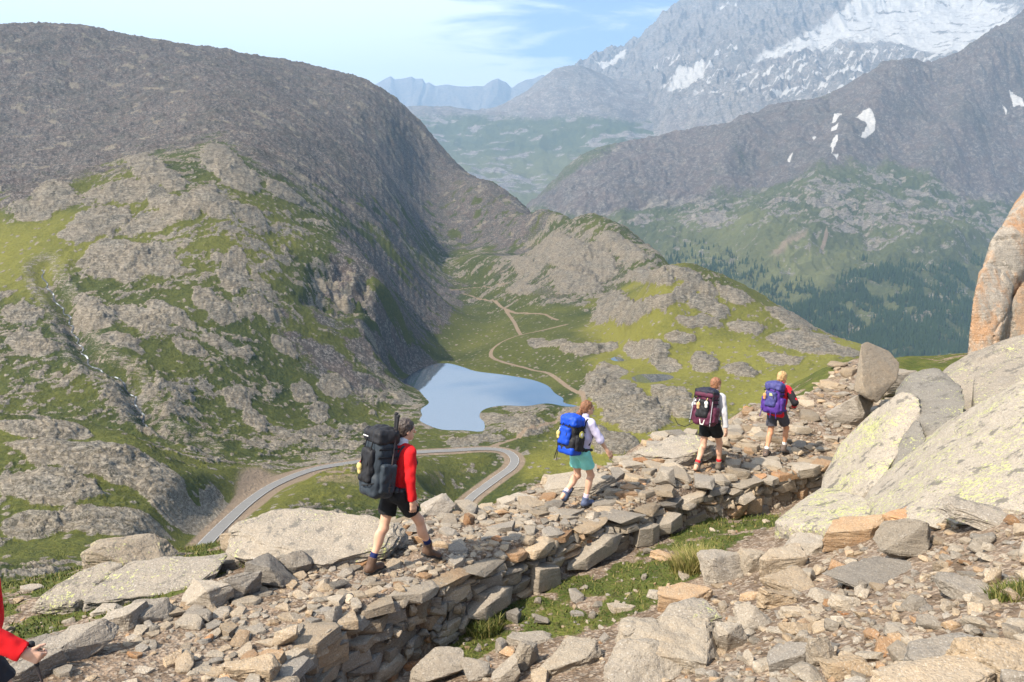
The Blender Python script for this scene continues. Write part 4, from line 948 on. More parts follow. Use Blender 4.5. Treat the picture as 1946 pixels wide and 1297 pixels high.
B(455, 1130, 85, .7, .65, D_(12), 0, 0, 'c', .12, .88, .2, 'boulder', 'grey square block, left one of two dark blocks on the trail edge', 45)
B(520, 1110, 90, .8, .62, D_(-20), 0, D_(8), 'c', .02, .72, .2, 'boulder', 'dark slate grey block, right one of two dark blocks on the trail edge', 46)
B(560, 1085, 68, .7, .7, D_(10), 0, 0, 'c', .14, .85, .2, 'boulder', 'squared grey boulder up the edge from the dark slate block', 47)
B(520, 1062, 95, .5, .28, D_(14), 0, 0, 's', .12, 1.1, .3, 'boulder', 'pale flat topped slab among turf by the squared grey boulder', 48)
B(440, 1078, 120, .5, .25, D_(16), 0, D_(-6), 's', .12, 1.1, .3, 'boulder', 'pale low slab at the end of the road beside a moss patch', 49)
B(690, 1050, 75, .7, .6, D_(12), 0, 0, 'c', .38, 1.08, .25, 'boulder', 'pale tan boulder on the trail edge left of the man in red', 50)
B(610, 1240, 95, .7, .62, D_(22), 0, D_(-8), 'c', .2, 1.05, .2, 'boulder', 'big pale angular stone crowning the wall at lower left', 51)
B(555, 1265, 78, .5, .42, D_(30), 0, D_(-10), 's', .35, 1.05, .2, 'boulder', 'pointed tan stone left of the big stone crowning the wall', 52)
B(480, 1285, 110, .6, .35, D_(10), 0, 0, 's', .55, 1.0, .2, 'boulder', 'tan slab with rust stain at the bottom edge of the trail', 53)
B(560, 1045, 70, .5, .22, D_(2), 0, 0, 's', .2, 1.25, .35, 'boulder', 'white low stone lying in the turf below the great sloping slab', 54)
# big slabs down the outer slope
B(600, 1052, 350, .6, .12, D_(-4), D_(14), D_(-2), 's', .25, 1.05, .12, 'rock_slab', 'great pale sloping rock slab with dark cracks behind the man in red', 55, M_LICHEN2, 5, .06)
B(475, 1045, 120, .6, .5, D_(-20), 0, 0, 'c', .55, .8, .2, 'boulder', 'brown rounded rock under the left end of the great sloping slab', 56)
B(832, 978, 66, .9, .62, D_(8), 0, 0, 'c', .15, 1.22, .2, 'boulder', 'white topped boulder in the grass right of the man in red', 57)
B(300, 1122, 250, .5, .11, D_(10), D_(12), D_(-6), 's', .12, 1.02, .2, 'rock_slab', 'wide grey rock slab rising from turf below the end of the road', 58, M_LICHEN2, 5)
B(160, 1150, 170, .55, .30, D_(40), D_(8), D_(-14), 's', .15, .98, .2, 'rock_slab', 'grey leaning rock slab with pale edge in the turf at left', 59, M_LICHEN2, 5)
B(250, 1072, 165, .6, .34, D_(-4), 0, D_(4), 'c', .42, .82, .2, 'boulder', 'brown lichen crusted rock mound behind the wide grey slab', 60, M_LICHEN2, 5)
B(95, 1085, 130, .6, .4, D_(14), 0, 0, 'c', .15, .82, .2, 'boulder', 'grey rock left of the brown rock mound', 61)
B(145, 1055, 48, .7, .5, 0, 0, 0, 'c', .2, .85, .1, 'boulder', 'small grey rock perched left of the brown rock mound', 62)
B(203, 1163, 60, .5, .3, D_(8), 0, 0, 's', .2, 1.15, .3, 'boulder', 'pale flat stone lying in the turf by the trail', 63)
B(60, 1122, 44, .5, .3, D_(8), 0, 0, 's', .2, 1.1, .3, 'boulder', 'pale stone in the turf above the red sleeve', 64)
B(20, 1105, 50, .6, .45, D_(8), 0, 0, 'c', .2, 1.0, .3, 'boulder', 'grey stone in the turf at the left edge', 65)
# farther along the trail
B(1290, 868, 175, .5, .18, D_(18), D_(6), D_(-6), 's', .15, 1.12, .25, 'rock_slab', 'broad pale slab on the outer trail edge beyond the woman with the blue pack', 66, M_LICHEN2, 5)
B(1100, 925, 150, .5, .14, D_(10), D_(6), D_(-6), 's', .3, 1.05, .3, 'rock_slab', 'low tan slab on the outer trail edge beside the woman with the blue pack', 67)
B(1615, 805, 88, .7, .78, D_(10), 0, D_(-6), 'c', .1, 1.15, .15, 'boulder', 'light grey rounded rock under the dark leaning boulder', 68)
def hull_rock(hulls, name, label, mat, tint, val, sub=6, rough=.035, p=60, seed=1, freq=1.0, cat='boulder', chips=9, fis=1.0, ground=True):
    """a big boulder of one or more fractured blocks: planes through measured corners, chipped and weathered"""
    if not isinstance(hulls[0], list): hulls = [hulls]
    VV = []; FF = []; off = 0; c0 = None
    for hi_, pts in enumerate(hulls):
        g = np.random.default_rng(seed * 31 + hi_)
        P = np.array(pts, float)
        if ground:
         low = P[P[:, 2] < np.quantile(P[:, 2], .4)]; gz = near_z(low[:, 0], low[:, 1])
         low = low.copy(); low[:, 2] = np.minimum(low[:, 2], gz - .25); P = np.vstack([P, low])
        c = P.mean(0); c0 = c if c0 is None else c0
        bm = bmesh.new()
        for q in P - c: bm.verts.new(q)
        bmesh.ops.convex_hull(bm, input=bm.verts[:]); bm.normal_update()
        n = []; d = []
        for f in bm.faces:
            k = np.array(f.normal[:]); dd = float(np.dot(k, np.array(f.verts[0].co[:])))
            if dd < 0: k, dd = -k, -dd
            if f.calc_area() > 1e-4 and dd > 1e-3: n.append(k); d.append(dd)
        bm.free()
        for _ in range(chips):
            k = g.normal(size=3); k /= np.linalg.norm(k); n.append(k); d.append(float((((P - c) @ k).max())) * g.uniform(.86, .98))
        V, Fq = plane_rock(np.array(n), np.array(d), sub, 2 * p, 0, seed)
        R_ = np.linalg.norm(V, axis=1).mean(); q = V * freq + seed * 3.1 + hi_
        nn = noise3(q, seed) + .6 * noise3(q * 2.2, seed + 1) + .4 * noise3(q * 4.9, seed + 2) + .25 * noise3(q * 11, seed + 3) + .14 * noise3(q * 25, seed + 4)
        crease = np.minimum(np.abs(noise3(q * .8 + 4, seed + 9)), .05) / .05 - 1 + .6 * (np.minimum(np.abs(noise3(q * A_3(1.6 * fis, 1.6 * fis, .5 / fis) + 8, seed + 11)), .045) / .045 - 1)
        ledge = np.abs(((V @ np.array([.25, .35, .9])) * 1.6 / max(1, R_) + .5 * noise3(q * .8, seed + 7)) % 1 - .5)
        V = V * (1 + rough * nn + rough * .6 * (ledge - .25) + .022 * fis * crease)[:, None]
        VV.append(V + c - c0); FF.append(Fq + off); off += len(V)
    me = mesh_np(name, np.vstack(VV), np.vstack(FF)); me.set_sharp_from_angle(angle=.7)
    o = link(name, me, mat, None, c0); o.color = (tint, val, 0, 1)
    return tag(o, label, cat)
T = pt_t
hull_rock([[T(1700, 880, 11.6), T(1640, 945, 10.8), T(1690, 1010, 8.8), T(1820, 1000, 8.1), T(1960, 960, 7.7), T(2120, 960, 7.3), T(1768, 822, 11.8), T(1850, 772, 11.2), T(1950, 716, 10.8), T(2140, 690, 10.4), T(2150, 800, 14), T(1800, 860, 15), T(1700, 960, 12.5), T(1960, 1040, 8.4), T(1720, 1040, 9.4)],
           [T(1560, 935, 12.4), T(1566, 900, 13.0), T(1600, 838, 13.5), T(1658, 782, 13.4), T(1714, 744, 13.0), T(1748, 752, 12.6), T(1750, 812, 12.0), T(1700, 885, 11.4), T(1640, 960, 10.9), T(1590, 965, 11.4), T(1750, 900, 15.5), T(1640, 900, 15.6), T(1730, 800, 16)],
           [T(1472, 992, 10.9), T(1520, 952, 11.6), T(1562, 926, 12.0), T(1610, 930, 11.3), T(1680, 960, 10.2), T(1690, 1015, 9.2), T(1600, 1025, 9.7), T(1530, 1015, 10.2), T(1620, 990, 13), T(1560, 960, 13.5)]],
          'lichen_boulder', 'huge fractured pale boulder with yellow green lichen filling the right side of the trail', M_LICHEN, .3, .95, 6, .03, 60, 3)
hull_rock([[T(1745, 760, 14.5), T(1800, 694, 15.5), T(1850, 668, 15.5), T(1900, 648, 15), T(1960, 632, 15), T(2120, 620, 14), T(1760, 800, 14), T(2120, 800, 13), T(1900, 860, 12.4), T(2100, 700, 19), T(1830, 720, 19), T(1780, 820, 17)],
           [T(1850, 720, 13.2), T(1905, 690, 13.4), T(1960, 680, 13), T(2000, 760, 11.6), T(1900, 780, 11.8), T(1850, 770, 12.4), T(1950, 720, 15)]],
          'boulder', 'pale grey boulder rising behind the huge lichen boulder at the right edge', M_LICHEN2, .18, .95, 6, .03, 60, 8)
hull_rock([[T(1700, 742, 14.0), T(1726, 706, 14), T(1780, 700, 13.8), T(1826, 726, 13.2), T(1835, 780, 12.0), T(1770, 830, 11.5), T(1745, 800, 12.1), T(1720, 800, 12.6), T(1780, 780, 15)], [T(1690, 880, 11.6), T(1715, 830, 11.9), T(1745, 790, 12.1), T(1765, 830, 11.5), T(1735, 880, 11.2), T(1700, 905, 11.2), T(1740, 860, 13)]],
          'boulder', 'dark lichen crusted rock lodged on top of the huge lichen boulder', mat_stone('dark_lichen_granite', lichen=-.03, base=(.22, .205, .18)), .1, .85, 5, .05, 60, 12)
MC1 = mat_stone('orange_crag_stone', base=(.40, .225, .12), sc=2.2, stain=(.33, .29, .24)); MC2 = mat_stone('grey_crag_stone', base=(.36, .31, .26), sc=3)
hull_rock([[T(1834, 720, 24), T(1842, 640, 24.2), T(1850, 560, 24.5), T(1858, 515, 25), T(1872, 500, 25), T(1905, 520, 25), T(1926, 545, 25.2), T(1905, 608, 24.4), T(1896, 660, 24), T(1895, 730, 24), T(1890, 560, 30), T(1950, 500, 31), T(1860, 720, 30)],
           [T(1862, 520, 25.2), T(1880, 462, 25.6), T(1900, 428, 26), T(1950, 430, 26), T(1990, 450, 26.5), T(1930, 530, 25.4), T(1900, 535, 25.2), T(1900, 440, 31), T(1980, 440, 32), T(1900, 540, 31)],
           [T(1898, 440, 26.2), T(1914, 405, 26.6), T(1935, 376, 27), T(1975, 330, 28), T(2030, 320, 28), T(2000, 440, 26.6), T(1940, 450, 26.2), T(1950, 360, 33), T(2030, 400, 33), T(1920, 450, 32)]],
          'crag', 'tall orange stained crag left of the dark crack at the right edge', MC1, .7, .95, 6, .03, 60, 15, chips=12, fis=2.2)
hull_rock([[T(1893, 730, 24.7), T(1902, 640, 24.8), T(1914, 590, 25.1), T(1945, 530, 25.5), T(1990, 560, 25.6), T(2000, 740, 24.4), T(1960, 560, 31), T(1960, 740, 31)], [T(1952, 560, 25.3), T(1958, 490, 25.8), T(2000, 440, 26.4), T(2100, 400, 27), T(2150, 430, 26), T(2150, 760, 24.5), T(1980, 740, 24.6), T(2100, 420, 32), T(1980, 760, 31)]],
          'crag', 'orange brown crag right of the dark crack at the right edge', mat_stone('brown_crag_stone', base=(.37, .235, .145), sc=2.2, stain=(.30, .26, .21)), .65, .9, 6, .03, 60, 19, chips=12, fis=2.2)
hull_rock([T(1622, 742, 16.8), T(1636, 655, 17.2), T(1648, 650, 17.4), T(1690, 668, 17.6), T(1709, 690, 17.4), T(1706, 722, 17.0), T(1668, 765, 16.6), T(1640, 755, 16.4), T(1650, 655, 18.4), T(1700, 700, 18.6), T(1660, 765, 18.2), T(1628, 740, 18)],
          'boulder', 'dark leaning boulder with sharp top standing beside the trail', M_STONE, .42, .72, 6, .022, 60, 23, chips=3, ground=False)
B(1700, 745, 120, .6, .5, D_(20), 0, 0, 'c', .3, .9, .25, 'boulder', 'grey rock wedged behind the leaning boulder', 69)
# --- loose stones
def in_px(poly, w=0):
    return np.array(poly, float)
def region_pts(poly_px, n):
    P = np.array(poly_px, float); lo, hi = P.min(0), P.max(0); out = []
    return P, lo, hi
regions = [('trail', path_poly, None), ('bank', None, [(1290, 1160), (1370, 1090), (1470, 1060), (1560, 1040), (1700, 1010), (1800, 1000), (1946, 960), (2050, 1000), (2100, 1330), (1750, 1360), (1450, 1350), (1120, 1340), (1160, 1290), (1220, 1200)]),
           ('foot', None, [(690, 1340), (800, 1262), (880, 1220), (1010, 1120), (1200, 1055), (1330, 1000), (1470, 985), (1500, 1010), (1400, 1040), (1330, 1110), (1200, 1190), (1130, 1290), (1150, 1340), (900, 1380)])]
placed = np.array([(x, y, r) for x, y, r in BIG]); stones = []
FEET = []      # spots kept clear for boots, filled below
def feet_spots():
    for u, v, z in [(713, 1088, -4.23), (808, 1062, -4.3), (1085, 945, -4.66), (1105, 965, -4.66), (1328, 898, -4.72), (1362, 892, -4.74), (1455, 866, -4.87), (1488, 862, -4.88)]: FEET.append(pt_z(u, v, z)[:2])
feet_spots(); FEETA = np.array(FEET)
def scatter(name, n, smin, smax, gen, over, buf):
    global placed
    for _ in range(n):
        s = smin * (smax / smin) ** (RNG.random() ** 1.3)
        x, y = gen()
        if x is None or (name == 'trail' and s > (.27 if y < 8.5 else .36 if y < 11 else 1)): continue
        d = np.hypot(placed[:, 0] - x, placed[:, 1] - y)
        if np.any(d < over * (s * .5 + placed[:, 2])): continue
        if s > .13 and np.min(np.hypot(FEETA[:, 0] - x, FEETA[:, 1] - y)) < .12 + s * .5: continue
        buf.append((x, y, s)); placed = np.vstack([placed, [x, y, s * .5]])
Wd = WALL[:, :2]; cumL = Lw
def gen_path():
    if RNG.random() < .10:                                           # coping of the wall
        i = RNG.randrange(len(Wd) - 1); a = wall_at(Lw[i])[1]; o = RNG.uniform(.0, .35); return Wd[i][0] - math.sin(a) * o, Wd[i][1] + math.cos(a) * o
    i = RNG.randrange(len(Wd)); f = RNG.uniform(-.12, 1.0)
    l = LEFT; k = min(range(len(l)), key=lambda q: (l[q][0] - Wd[i][0]) ** 2 + (l[q][1] - Wd[i][1]) ** 2)
    k2 = k + RNG.randrange(-2, 3); k2 = max(0, min(len(l) - 2, k2)); t = RNG.random()
    q = l[k2][:2] * (1 - t) + l[k2 + 1][:2] * t; f = max(f, .02)
    return Wd[i][0] * (1 - f) + q[0] * f, Wd[i][1] * (1 - f) + q[1] * f
def gen_far():
    u, v = RNG.uniform(1330, 1720), RNG.uniform(690, 850)
    p, t = hit(u, v)
    return (p[0], p[1]) if p[1] < 27 and float(poly_sd(np.array([p[0]]), np.array([p[1]]), path_poly)[0]) > -.5 else (None, None)
def gen_px(poly):
    P = np.array(poly, float)
    def g():
        u, v = RNG.uniform(P[:, 0].min(), P[:, 0].max()), RNG.uniform(P[:, 1].min(), P[:, 1].max())
        if poly_sd(np.array([u]), np.array([v]), P)[0] < 0: return None, None
        p, t = hit(u, v); return p[0], p[1]
    return g
sp_, sb_, sf_, st_ = [], [], [], []
for n, a, b, o in ((130, .42, .6, .60), (300, .26, .44, .58), (700, .16, .28, .60), (2300, .085, .17, .62), (3600, .045, .085, .66)): scatter('trail', n, a, b, gen_path, o, sp_)
for n, a, b, o in ((160, .2, .5, .6), (420, .14, .3, .6)): scatter('trail', n, a, b, gen_far, o, sp_)
gb = gen_px(regions[1][2])
for n, a, b, o in ((120, .16, .28, .62), (800, .08, .17, .62), (1500, .045, .08, .66), (900, .025, .05, .7)): scatter('bank', n, a, b, gb, o, sb_)
gf = gen_px(regions[2][2])
for n, a, b, o in ((46, .16, .3, .8), (260, .07, .16, .85), (420, .035, .07, .9)): scatter('foot', n, a, b, gf, o, sf_)
gt = gen_px([(0, 1120), (120, 1140), (420, 1090), (560, 1040), (700, 1010), (640, 1040), (480, 1075), (330, 1140), (200, 1175), (0, 1230)])
for n, a, b, o in ((110, .06, .2, .9), (160, .03, .06, .9)): scatter('turf', n, a, b, gt, o, st_)
allst = [(x, y, s, r) for r, L_ in (('trail', sp_), ('bank', sb_), ('foot', sf_), ('turf', st_)) for x, y, s in L_]
recs = []
for x, y, s, r in allst:
    z = float(near_z(np.array(x), np.array(y)))
    u, v = to_px(x, y, z); dd = y * CP - z * SP
    if not (-40 < u < 1990 and 640 < v < 1340): vis = 0
    else: vis = s / dd
    recs.append((vis, x, y, z, s, r, u, v))
recs.sort(key=lambda q: -q[0])
NIND = 296
rub = Heap(); indiv = []
for i, (vis, x, y, z, s, r, u, v) in enumerate(recs):
    if y < 1.2: continue
    flat = RNG.random() < (.9 if r == 'trail' else .5)
    key = ('s' if flat else 'c', 3 if (i < NIND or s > .12) else 2, RNG.randrange(18))
    dims = np.array([s * RNG.uniform(.95, 1.3), s * RNG.uniform(.6, .9), s * (RNG.uniform(.18, .36) if flat else RNG.uniform(.5, .75))])
    w_t = .09 if r == 'trail' else .16; rot = (RNG.gauss(0, w_t), RNG.gauss(0, w_t), RNG.uniform(0, 6.28)); tint = rnd_tint(); val = rnd_val()
    loc = np.array([x, y, z + dims[2] * RNG.uniform(.12, .38)])
    if i < NIND:
        o = link('loose_stone', lib_mesh(key), None, None, loc, rot, dims); o.color = (tint, val, 0, 1)
        indiv.append((o, u, v, s, r, tint, val, flat, dims, y))
    else: rub.add(key, loc, dims, rot_m(*rot), tint, val)
tag(rub.build('rubble', M_STONE_M), 'small broken stones and gravel covering the trail and banks', 'rubble', kind='stuff')
# labels of the loose stones: colour, shape and the landmark they lie by
MARKS = {'trail': [(715, 1095, "the man's rear boot"), (815, 1065, "the man's front boot"), (1095, 965, "the aqua shorts woman's feet"), (1345, 895, "the grey sleeved hiker's feet"), (1470, 868, "the purple pack hiker's feet"), (610, 1230, 'the big stone crowning the wall'), (520, 1100, 'the dark slate block'), (155, 1240, 'the large grey tilted block'), (395, 1140, 'the pale rounded edge boulder'), (1290, 860, 'the broad pale slab'), (1660, 740, 'the leaning boulder'), (1540, 880, 'the lichen boulder'), (930, 1060, 'the middle of the wall top'), (1200, 970, 'the bend of the wall top'), (300, 1260, 'the bottom edge of the trail'), (690, 1050, 'the pale tan edge boulder'), (1000, 945, 'the outer rim of the trail'), (800, 1120, 'the wall top below the man')],
         'bank': [(1690, 1100, 'the broad flat slab'), (1300, 1200, 'the large tan slab'), (1790, 1240, 'the long pointed slab'), (1836, 1110, 'the tilted grey slab'), (1505, 1110, 'the tilted tan slab'), (1560, 1240, 'the tall tan block'), (1385, 1220, 'the upright pale rock'), (1890, 1270, 'the block with orange corner'), (1640, 1190, 'the middle of the right gravel'), (1860, 990, 'the long lichen slab'), (1380, 1090, 'the grass tuft rocks')],
         'foot': [(830, 1270, 'the rock at the wall foot'), (1000, 1240, 'the wedge slab'), (1265, 1062, 'the flat orange stone'), (1320, 1080, 'the tall grass tuft'), (1100, 1180, 'the middle of the grass strip'), (1420, 1010, 'the upper end of the grass strip'), (1080, 1250, 'the flat grey slab')],
         'turf': [(203, 1163, 'the pale stone in the turf'), (300, 1150, 'the dark grey edge rock'), (600, 1040, 'the great sloping slab')]}
GRP = {'trail': 'loose stones on the trail', 'bank': 'loose stones on the right bank', 'foot': 'loose stones on the grass strip', 'turf': 'loose stones in the outer turf'}
fam = {}
for rec in indiv:
    o, u, v, s, r, tint, val, flat, dims, y = rec
    colr = ('dark ' if val < .85 else 'pale ' if val > 1.1 else '') + ('grey' if tint < .42 else 'tan' if tint < .66 else 'rust brown')
    mk = min(MARKS[r], key=lambda q: (q[0] - u) ** 2 + (1.6 * (q[1] - v)) ** 2)[2]
    fam.setdefault((colr, 'flat' if flat else 'chunky', r, mk), []).append(rec)
ORD = ['', 'first', 'second', 'third', 'fourth', 'fifth', 'sixth', 'seventh', 'eighth', 'ninth', 'tenth', 'eleventh', 'twelfth']
for (colr, sh, r, mk), L_ in fam.items():
    L_.sort(key=lambda q: q[1]); n = len(L_)
    for i, rec in enumerate(L_):
        base = f'{sh} {colr} stone by {mk}'
        if n == 2: base += ', ' + ('left one of two' if i == 0 else 'right one of two')
        elif n > 2: base += ', ' + ('leftmost such' if i == 0 else 'rightmost such' if i == n - 1 else f'{ORD[min(i + 1, 12)]} from left')
        tag(rec[0], base, 'stone', GRP[r])
# --- grass blades on the turf (nobody could count them)
def blades(name, spots, hmin, hmax, lean, colr, label, kind=None, wid=.006):
    V = []; Fq = []; A_ = []
    for x, y, z in spots:
        h = RNG.uniform(hmin, hmax); a = RNG.uniform(0, 6.28); b = RNG.uniform(0, 6.28); w = wid * RNG.uniform(.7, 1.3); l = lean * h * RNG.uniform(.4, 1.3)
        dx, dy = math.cos(a) * w, math.sin(a) * w; lx, ly = math.cos(b) * l, math.sin(b) * l; k = len(V)
        V += [(x - dx, y - dy, z - .01), (x + dx, y + dy, z - .01), (x + dx * .7 + lx * .4, y + dy * .7 + ly * .4, z + h * .6), (x - dx * .7 + lx * .4, y - dy * .7 + ly * .4, z + h * .6), (x + lx, y + ly, z + h), (x + lx, y + ly, z + h)]
        Fq += [(k, k + 1, k + 2, k + 3), (k + 3, k + 2, k + 4, k + 5)]
        r = RNG.random(); A_ += [r] * 6
    me = mesh_np(name, np.array(V), np.array(Fq)); attr(me, 'tint', np.array(A_))
    return link(name, me, colr)
def mat_blade(name, a, b, c):
    m = N(name, .7, .25)
    col = m.ramp(m.attr('tint'), [(0, a), (.6, b), (1, c)])
    m.b.inputs['Subsurface Weight'].default_value = 0
    return m.done(col)
M_BLADE = mat_blade('short_grass', (.045, .07, .014), (.105, .125, .026), (.24, .19, .075))
M_TUFT = mat_blade('dry_grass', (.12, .14, .03), (.25, .22, .07), (.38, .31, .13))
gi = np.argwhere((turf > .55) & (GY < 17) & (GY > 4.5))
wts = (GY[gi[:, 0], gi[:, 1]] ** 2); wts = wts * turf[gi[:, 0], gi[:, 1]]; wts /= wts.sum()
pick = gi[NR.choice(len(gi), 42000, p=wts)]
bs = [(GX[i, j] + RNG.uniform(-.02, .02), GY[i, j] + RNG.uniform(-.03, .03), GZ[i, j]) for i, j in pick]
tag(blades('grass', bs, .018, .06, .8, M_BLADE, None, wid=.0075), 'short green alpine grass on the strip below the wall and the outer turf', 'grass', kind='stuff')
def tuft(u, v, rad, n, hmin, hmax, label, mat):
    p, t = hit(u, v); S_ = []
    for _ in range(n):
        r = rad * math.sqrt(RNG.random()); a = RNG.uniform(0, 6.28); x = p[0] + r * math.cos(a); y = p[1] + r * math.sin(a); S_.append((x, y, float(near_z(np.array(x), np.array(y)))))
    tag(blades('grass_tuft', S_, hmin, hmax, .75, mat, None, wid=.005), label, 'grass tuft')
tuft(1315, 1088, .24, 1500, .16, .34, 'tall pale green grass tuft standing on the grass strip', M_TUFT)
tuft(920, 1200, .22, 900, .10, .2, 'dark green grass clump at the foot of the wall', M_BLADE)
tuft(290, 1110, .25, 700, .10, .2, 'green grass clump beside the wide grey slab at left', M_BLADE)
tuft(480, 1062, .3, 900, .06, .13, 'bright green moss and grass patch beside the pale low slab', M_BLADE)
tuft(1925, 1132, .16, 700, .06, .12, 'small green grass patch on the gravel at the right edge', M_BLADE)
# ================================================================== people: smooth distance-field bodies, clothes and packs
A3 = lambda *q: np.array(q, float)
def cap(a, b, ra, rb=None, k=.02, cut=None): return ('cap', np.asarray(a, float), np.asarray(b, float), ra, ra if rb is None else rb, k, cut)
def ell(c, r, k=.02, R=None, cut=None): return ('ell', np.asarray(c, float), np.asarray(r, float), R, None, k, cut)
def rbox(c, hf, r, k=.02, R=None, cut=None): return ('box', np.asarray(c, float), np.asarray(hf, float), r, R, k, cut)
def sdf_mesh(prims, h, wob=0, wf=14, seed=0):
    lo = []; hi = []
    for p in prims:
        if p[0] == 'cap': e = max(p[3], p[4]) + .03; lo += [np.minimum(p[1], p[2]) - e]; hi += [np.maximum(p[1], p[2]) + e]
        else:
            e = (np.linalg.norm(p[2]) if (p[3] if p[0] == 'ell' else p[4]) is not None else p[2]) + .03 + (p[3] if p[0] == 'box' else 0); lo += [p[1] - e]; hi += [p[1] + e]
    lo_ = np.min(lo, 0) - 3 * h; hi_ = np.max(hi, 0) + 3 * h
    n = np.ceil((hi_ - lo_) / h).astype(int) + 1
    G = np.full(n, 1.0, np.float32)
    for p, l, u in zip(prims, lo, hi):
        i0 = np.maximum(((l - lo_) / h).astype(int) - 2, 0); i1 = np.minimum(((u - lo_) / h).astype(int) + 3, n)
        ax = [lo_[q] + h * np.arange(i0[q], i1[q]) for q in range(3)]
        X, Y, Z_ = np.meshgrid(*ax, indexing='ij', sparse=True)
        if p[0] == 'cap':
            a, b, ra, rb = p[1:5]; ba = b - a; L2 = float(ba @ ba) + 1e-9
            t = np.clip(((X - a[0]) * ba[0] + (Y - a[1]) * ba[1] + (Z_ - a[2]) * ba[2]) / L2, 0, 1)
            d = np.sqrt((X - a[0] - t * ba[0]) ** 2 + (Y - a[1] - t * ba[1]) ** 2 + (Z_ - a[2] - t * ba[2]) ** 2) - (ra + (rb - ra) * t)
        else:
            c = p[1]; R = p[3] if p[0] == 'ell' else p[4]
            x, y, z = X - c[0], Y - c[1], Z_ - c[2]
            if R is not None: x, y, z = (x * R[0, k] + y * R[1, k] + z * R[2, k] for k in range(3))
            r = p[2]
            if p[0] == 'ell':
                k0 = np.sqrt((x / r[0]) ** 2 + (y / r[1]) ** 2 + (z / r[2]) ** 2) + 1e-6
                k1 = np.sqrt((x / r[0] ** 2) ** 2 + (y / r[1] ** 2) ** 2 + (z / r[2] ** 2) ** 2) + 1e-6
                d = k0 * (k0 - 1) / k1
            else:
                q = [np.abs(w) - (r[i] - p[3]) for i, w in enumerate((x, y, z))]
                d = np.sqrt(np.maximum(q[0], 0) ** 2 + np.maximum(q[1], 0) ** 2 + np.maximum(q[2], 0) ** 2) + np.minimum(np.maximum(np.maximum(q[0], q[1]), q[2]), 0) - p[3]
        if p[6] is not None:
            for (cp, cn) in (p[6] if isinstance(p[6], list) else [p[6]]):
                d = np.maximum(d, (X - cp[0]) * cn[0] + (Y - cp[1]) * cn[1] + (Z_ - cp[2]) * cn[2])
        sl = tuple(slice(i0[q], i1[q]) for q in range(3))
        g = G[sl]; k = p[5]
        hh = np.clip(.5 + .5 * (g - d) / k, 0, 1)
        G[sl] = g * (1 - hh) + d * hh - k * hh * (1 - hh)
    ins = G < 0
    c8 = [(a, b, c) for a in (0, 1) for b in (0, 1) for c in (0, 1)]
    sm = np.zeros(tuple(n - 1), np.int8)
    for a, b, c in c8: sm += ins[a:n[0] - 1 + a, b:n[1] - 1 + b, c:n[2] - 1 + c]
    act = np.argwhere((sm > 0) & (sm < 8))
    val = {q: G[act[:, 0] + q[0], act[:, 1] + q[1], act[:, 2] + q[2]].astype(float) for q in c8}
    acc = np.zeros((len(act), 3)); cnt = np.zeros(len(act))
    for q in c8:
        for ax in range(3):
            if q[ax]: continue
            w = list(q); w[ax] = 1; fa, fb = val[q], val[tuple(w)]
            m = (fa < 0) != (fb < 0); t = np.where(m, fa / np.where(m, fa - fb, 1), 0)
            pos = np.array(q, float)[None] + np.zeros((len(act), 3)); pos[:, ax] += t
            acc += pos * m[:, None]; cnt += m
    V = lo_ + h * (act + acc / cnt[:, None])
    idx = np.full(tuple(n - 1), -1, np.int64); idx[act[:, 0], act[:, 1], act[:, 2]] = np.arange(len(act))
    Fq = []
    for ax in range(3):
        s0 = [slice(1, -1)] * 3; s1 = [slice(1, -1)] * 3; s0[ax] = slice(0, -1); s1[ax] = slice(1, None)
        a0 = ins[tuple(s0)]; a1 = ins[tuple(s1)]
        off = np.array([0 if ax == 0 else 1, 0 if ax == 1 else 1, 0 if ax == 2 else 1])
        e = np.argwhere(a0 != a1); sg = a0[e[:, 0], e[:, 1], e[:, 2]]; e = e + off
        b_, c_ = (ax + 1) % 3, (ax + 2) % 3
        def cell(db, dc):
            w = e.copy(); w[:, b_] -= db; w[:, c_] -= dc; return idx[w[:, 0], w[:, 1], w[:, 2]]
        q = np.stack([cell(1, 1), cell(0, 1), cell(0, 0), cell(1, 0)], 1)
        q = np.where(sg[:, None], q, q[:, ::-1]); Fq.append(q)
    Fq = np.vstack(Fq); Fq = Fq[(Fq >= 0).all(1)]
    if wob:
        nrm = np.zeros_like(V); fn = np.cross(V[Fq[:, 2]] - V[Fq[:, 0]], V[Fq[:, 3]] - V[Fq[:, 1]])
        for k in range(4): np.add.at(nrm, Fq[:, k], fn)
        nrm /= np.linalg.norm(nrm, axis=1)[:, None] + 1e-9
        V = V + nrm * (wob * (noise3(V * wf + seed, seed) + .6 * noise3(V * A3(wf * 2, wf * 2, wf * 1.2) + 3, seed + 1)))[:, None]
    return V, Fq

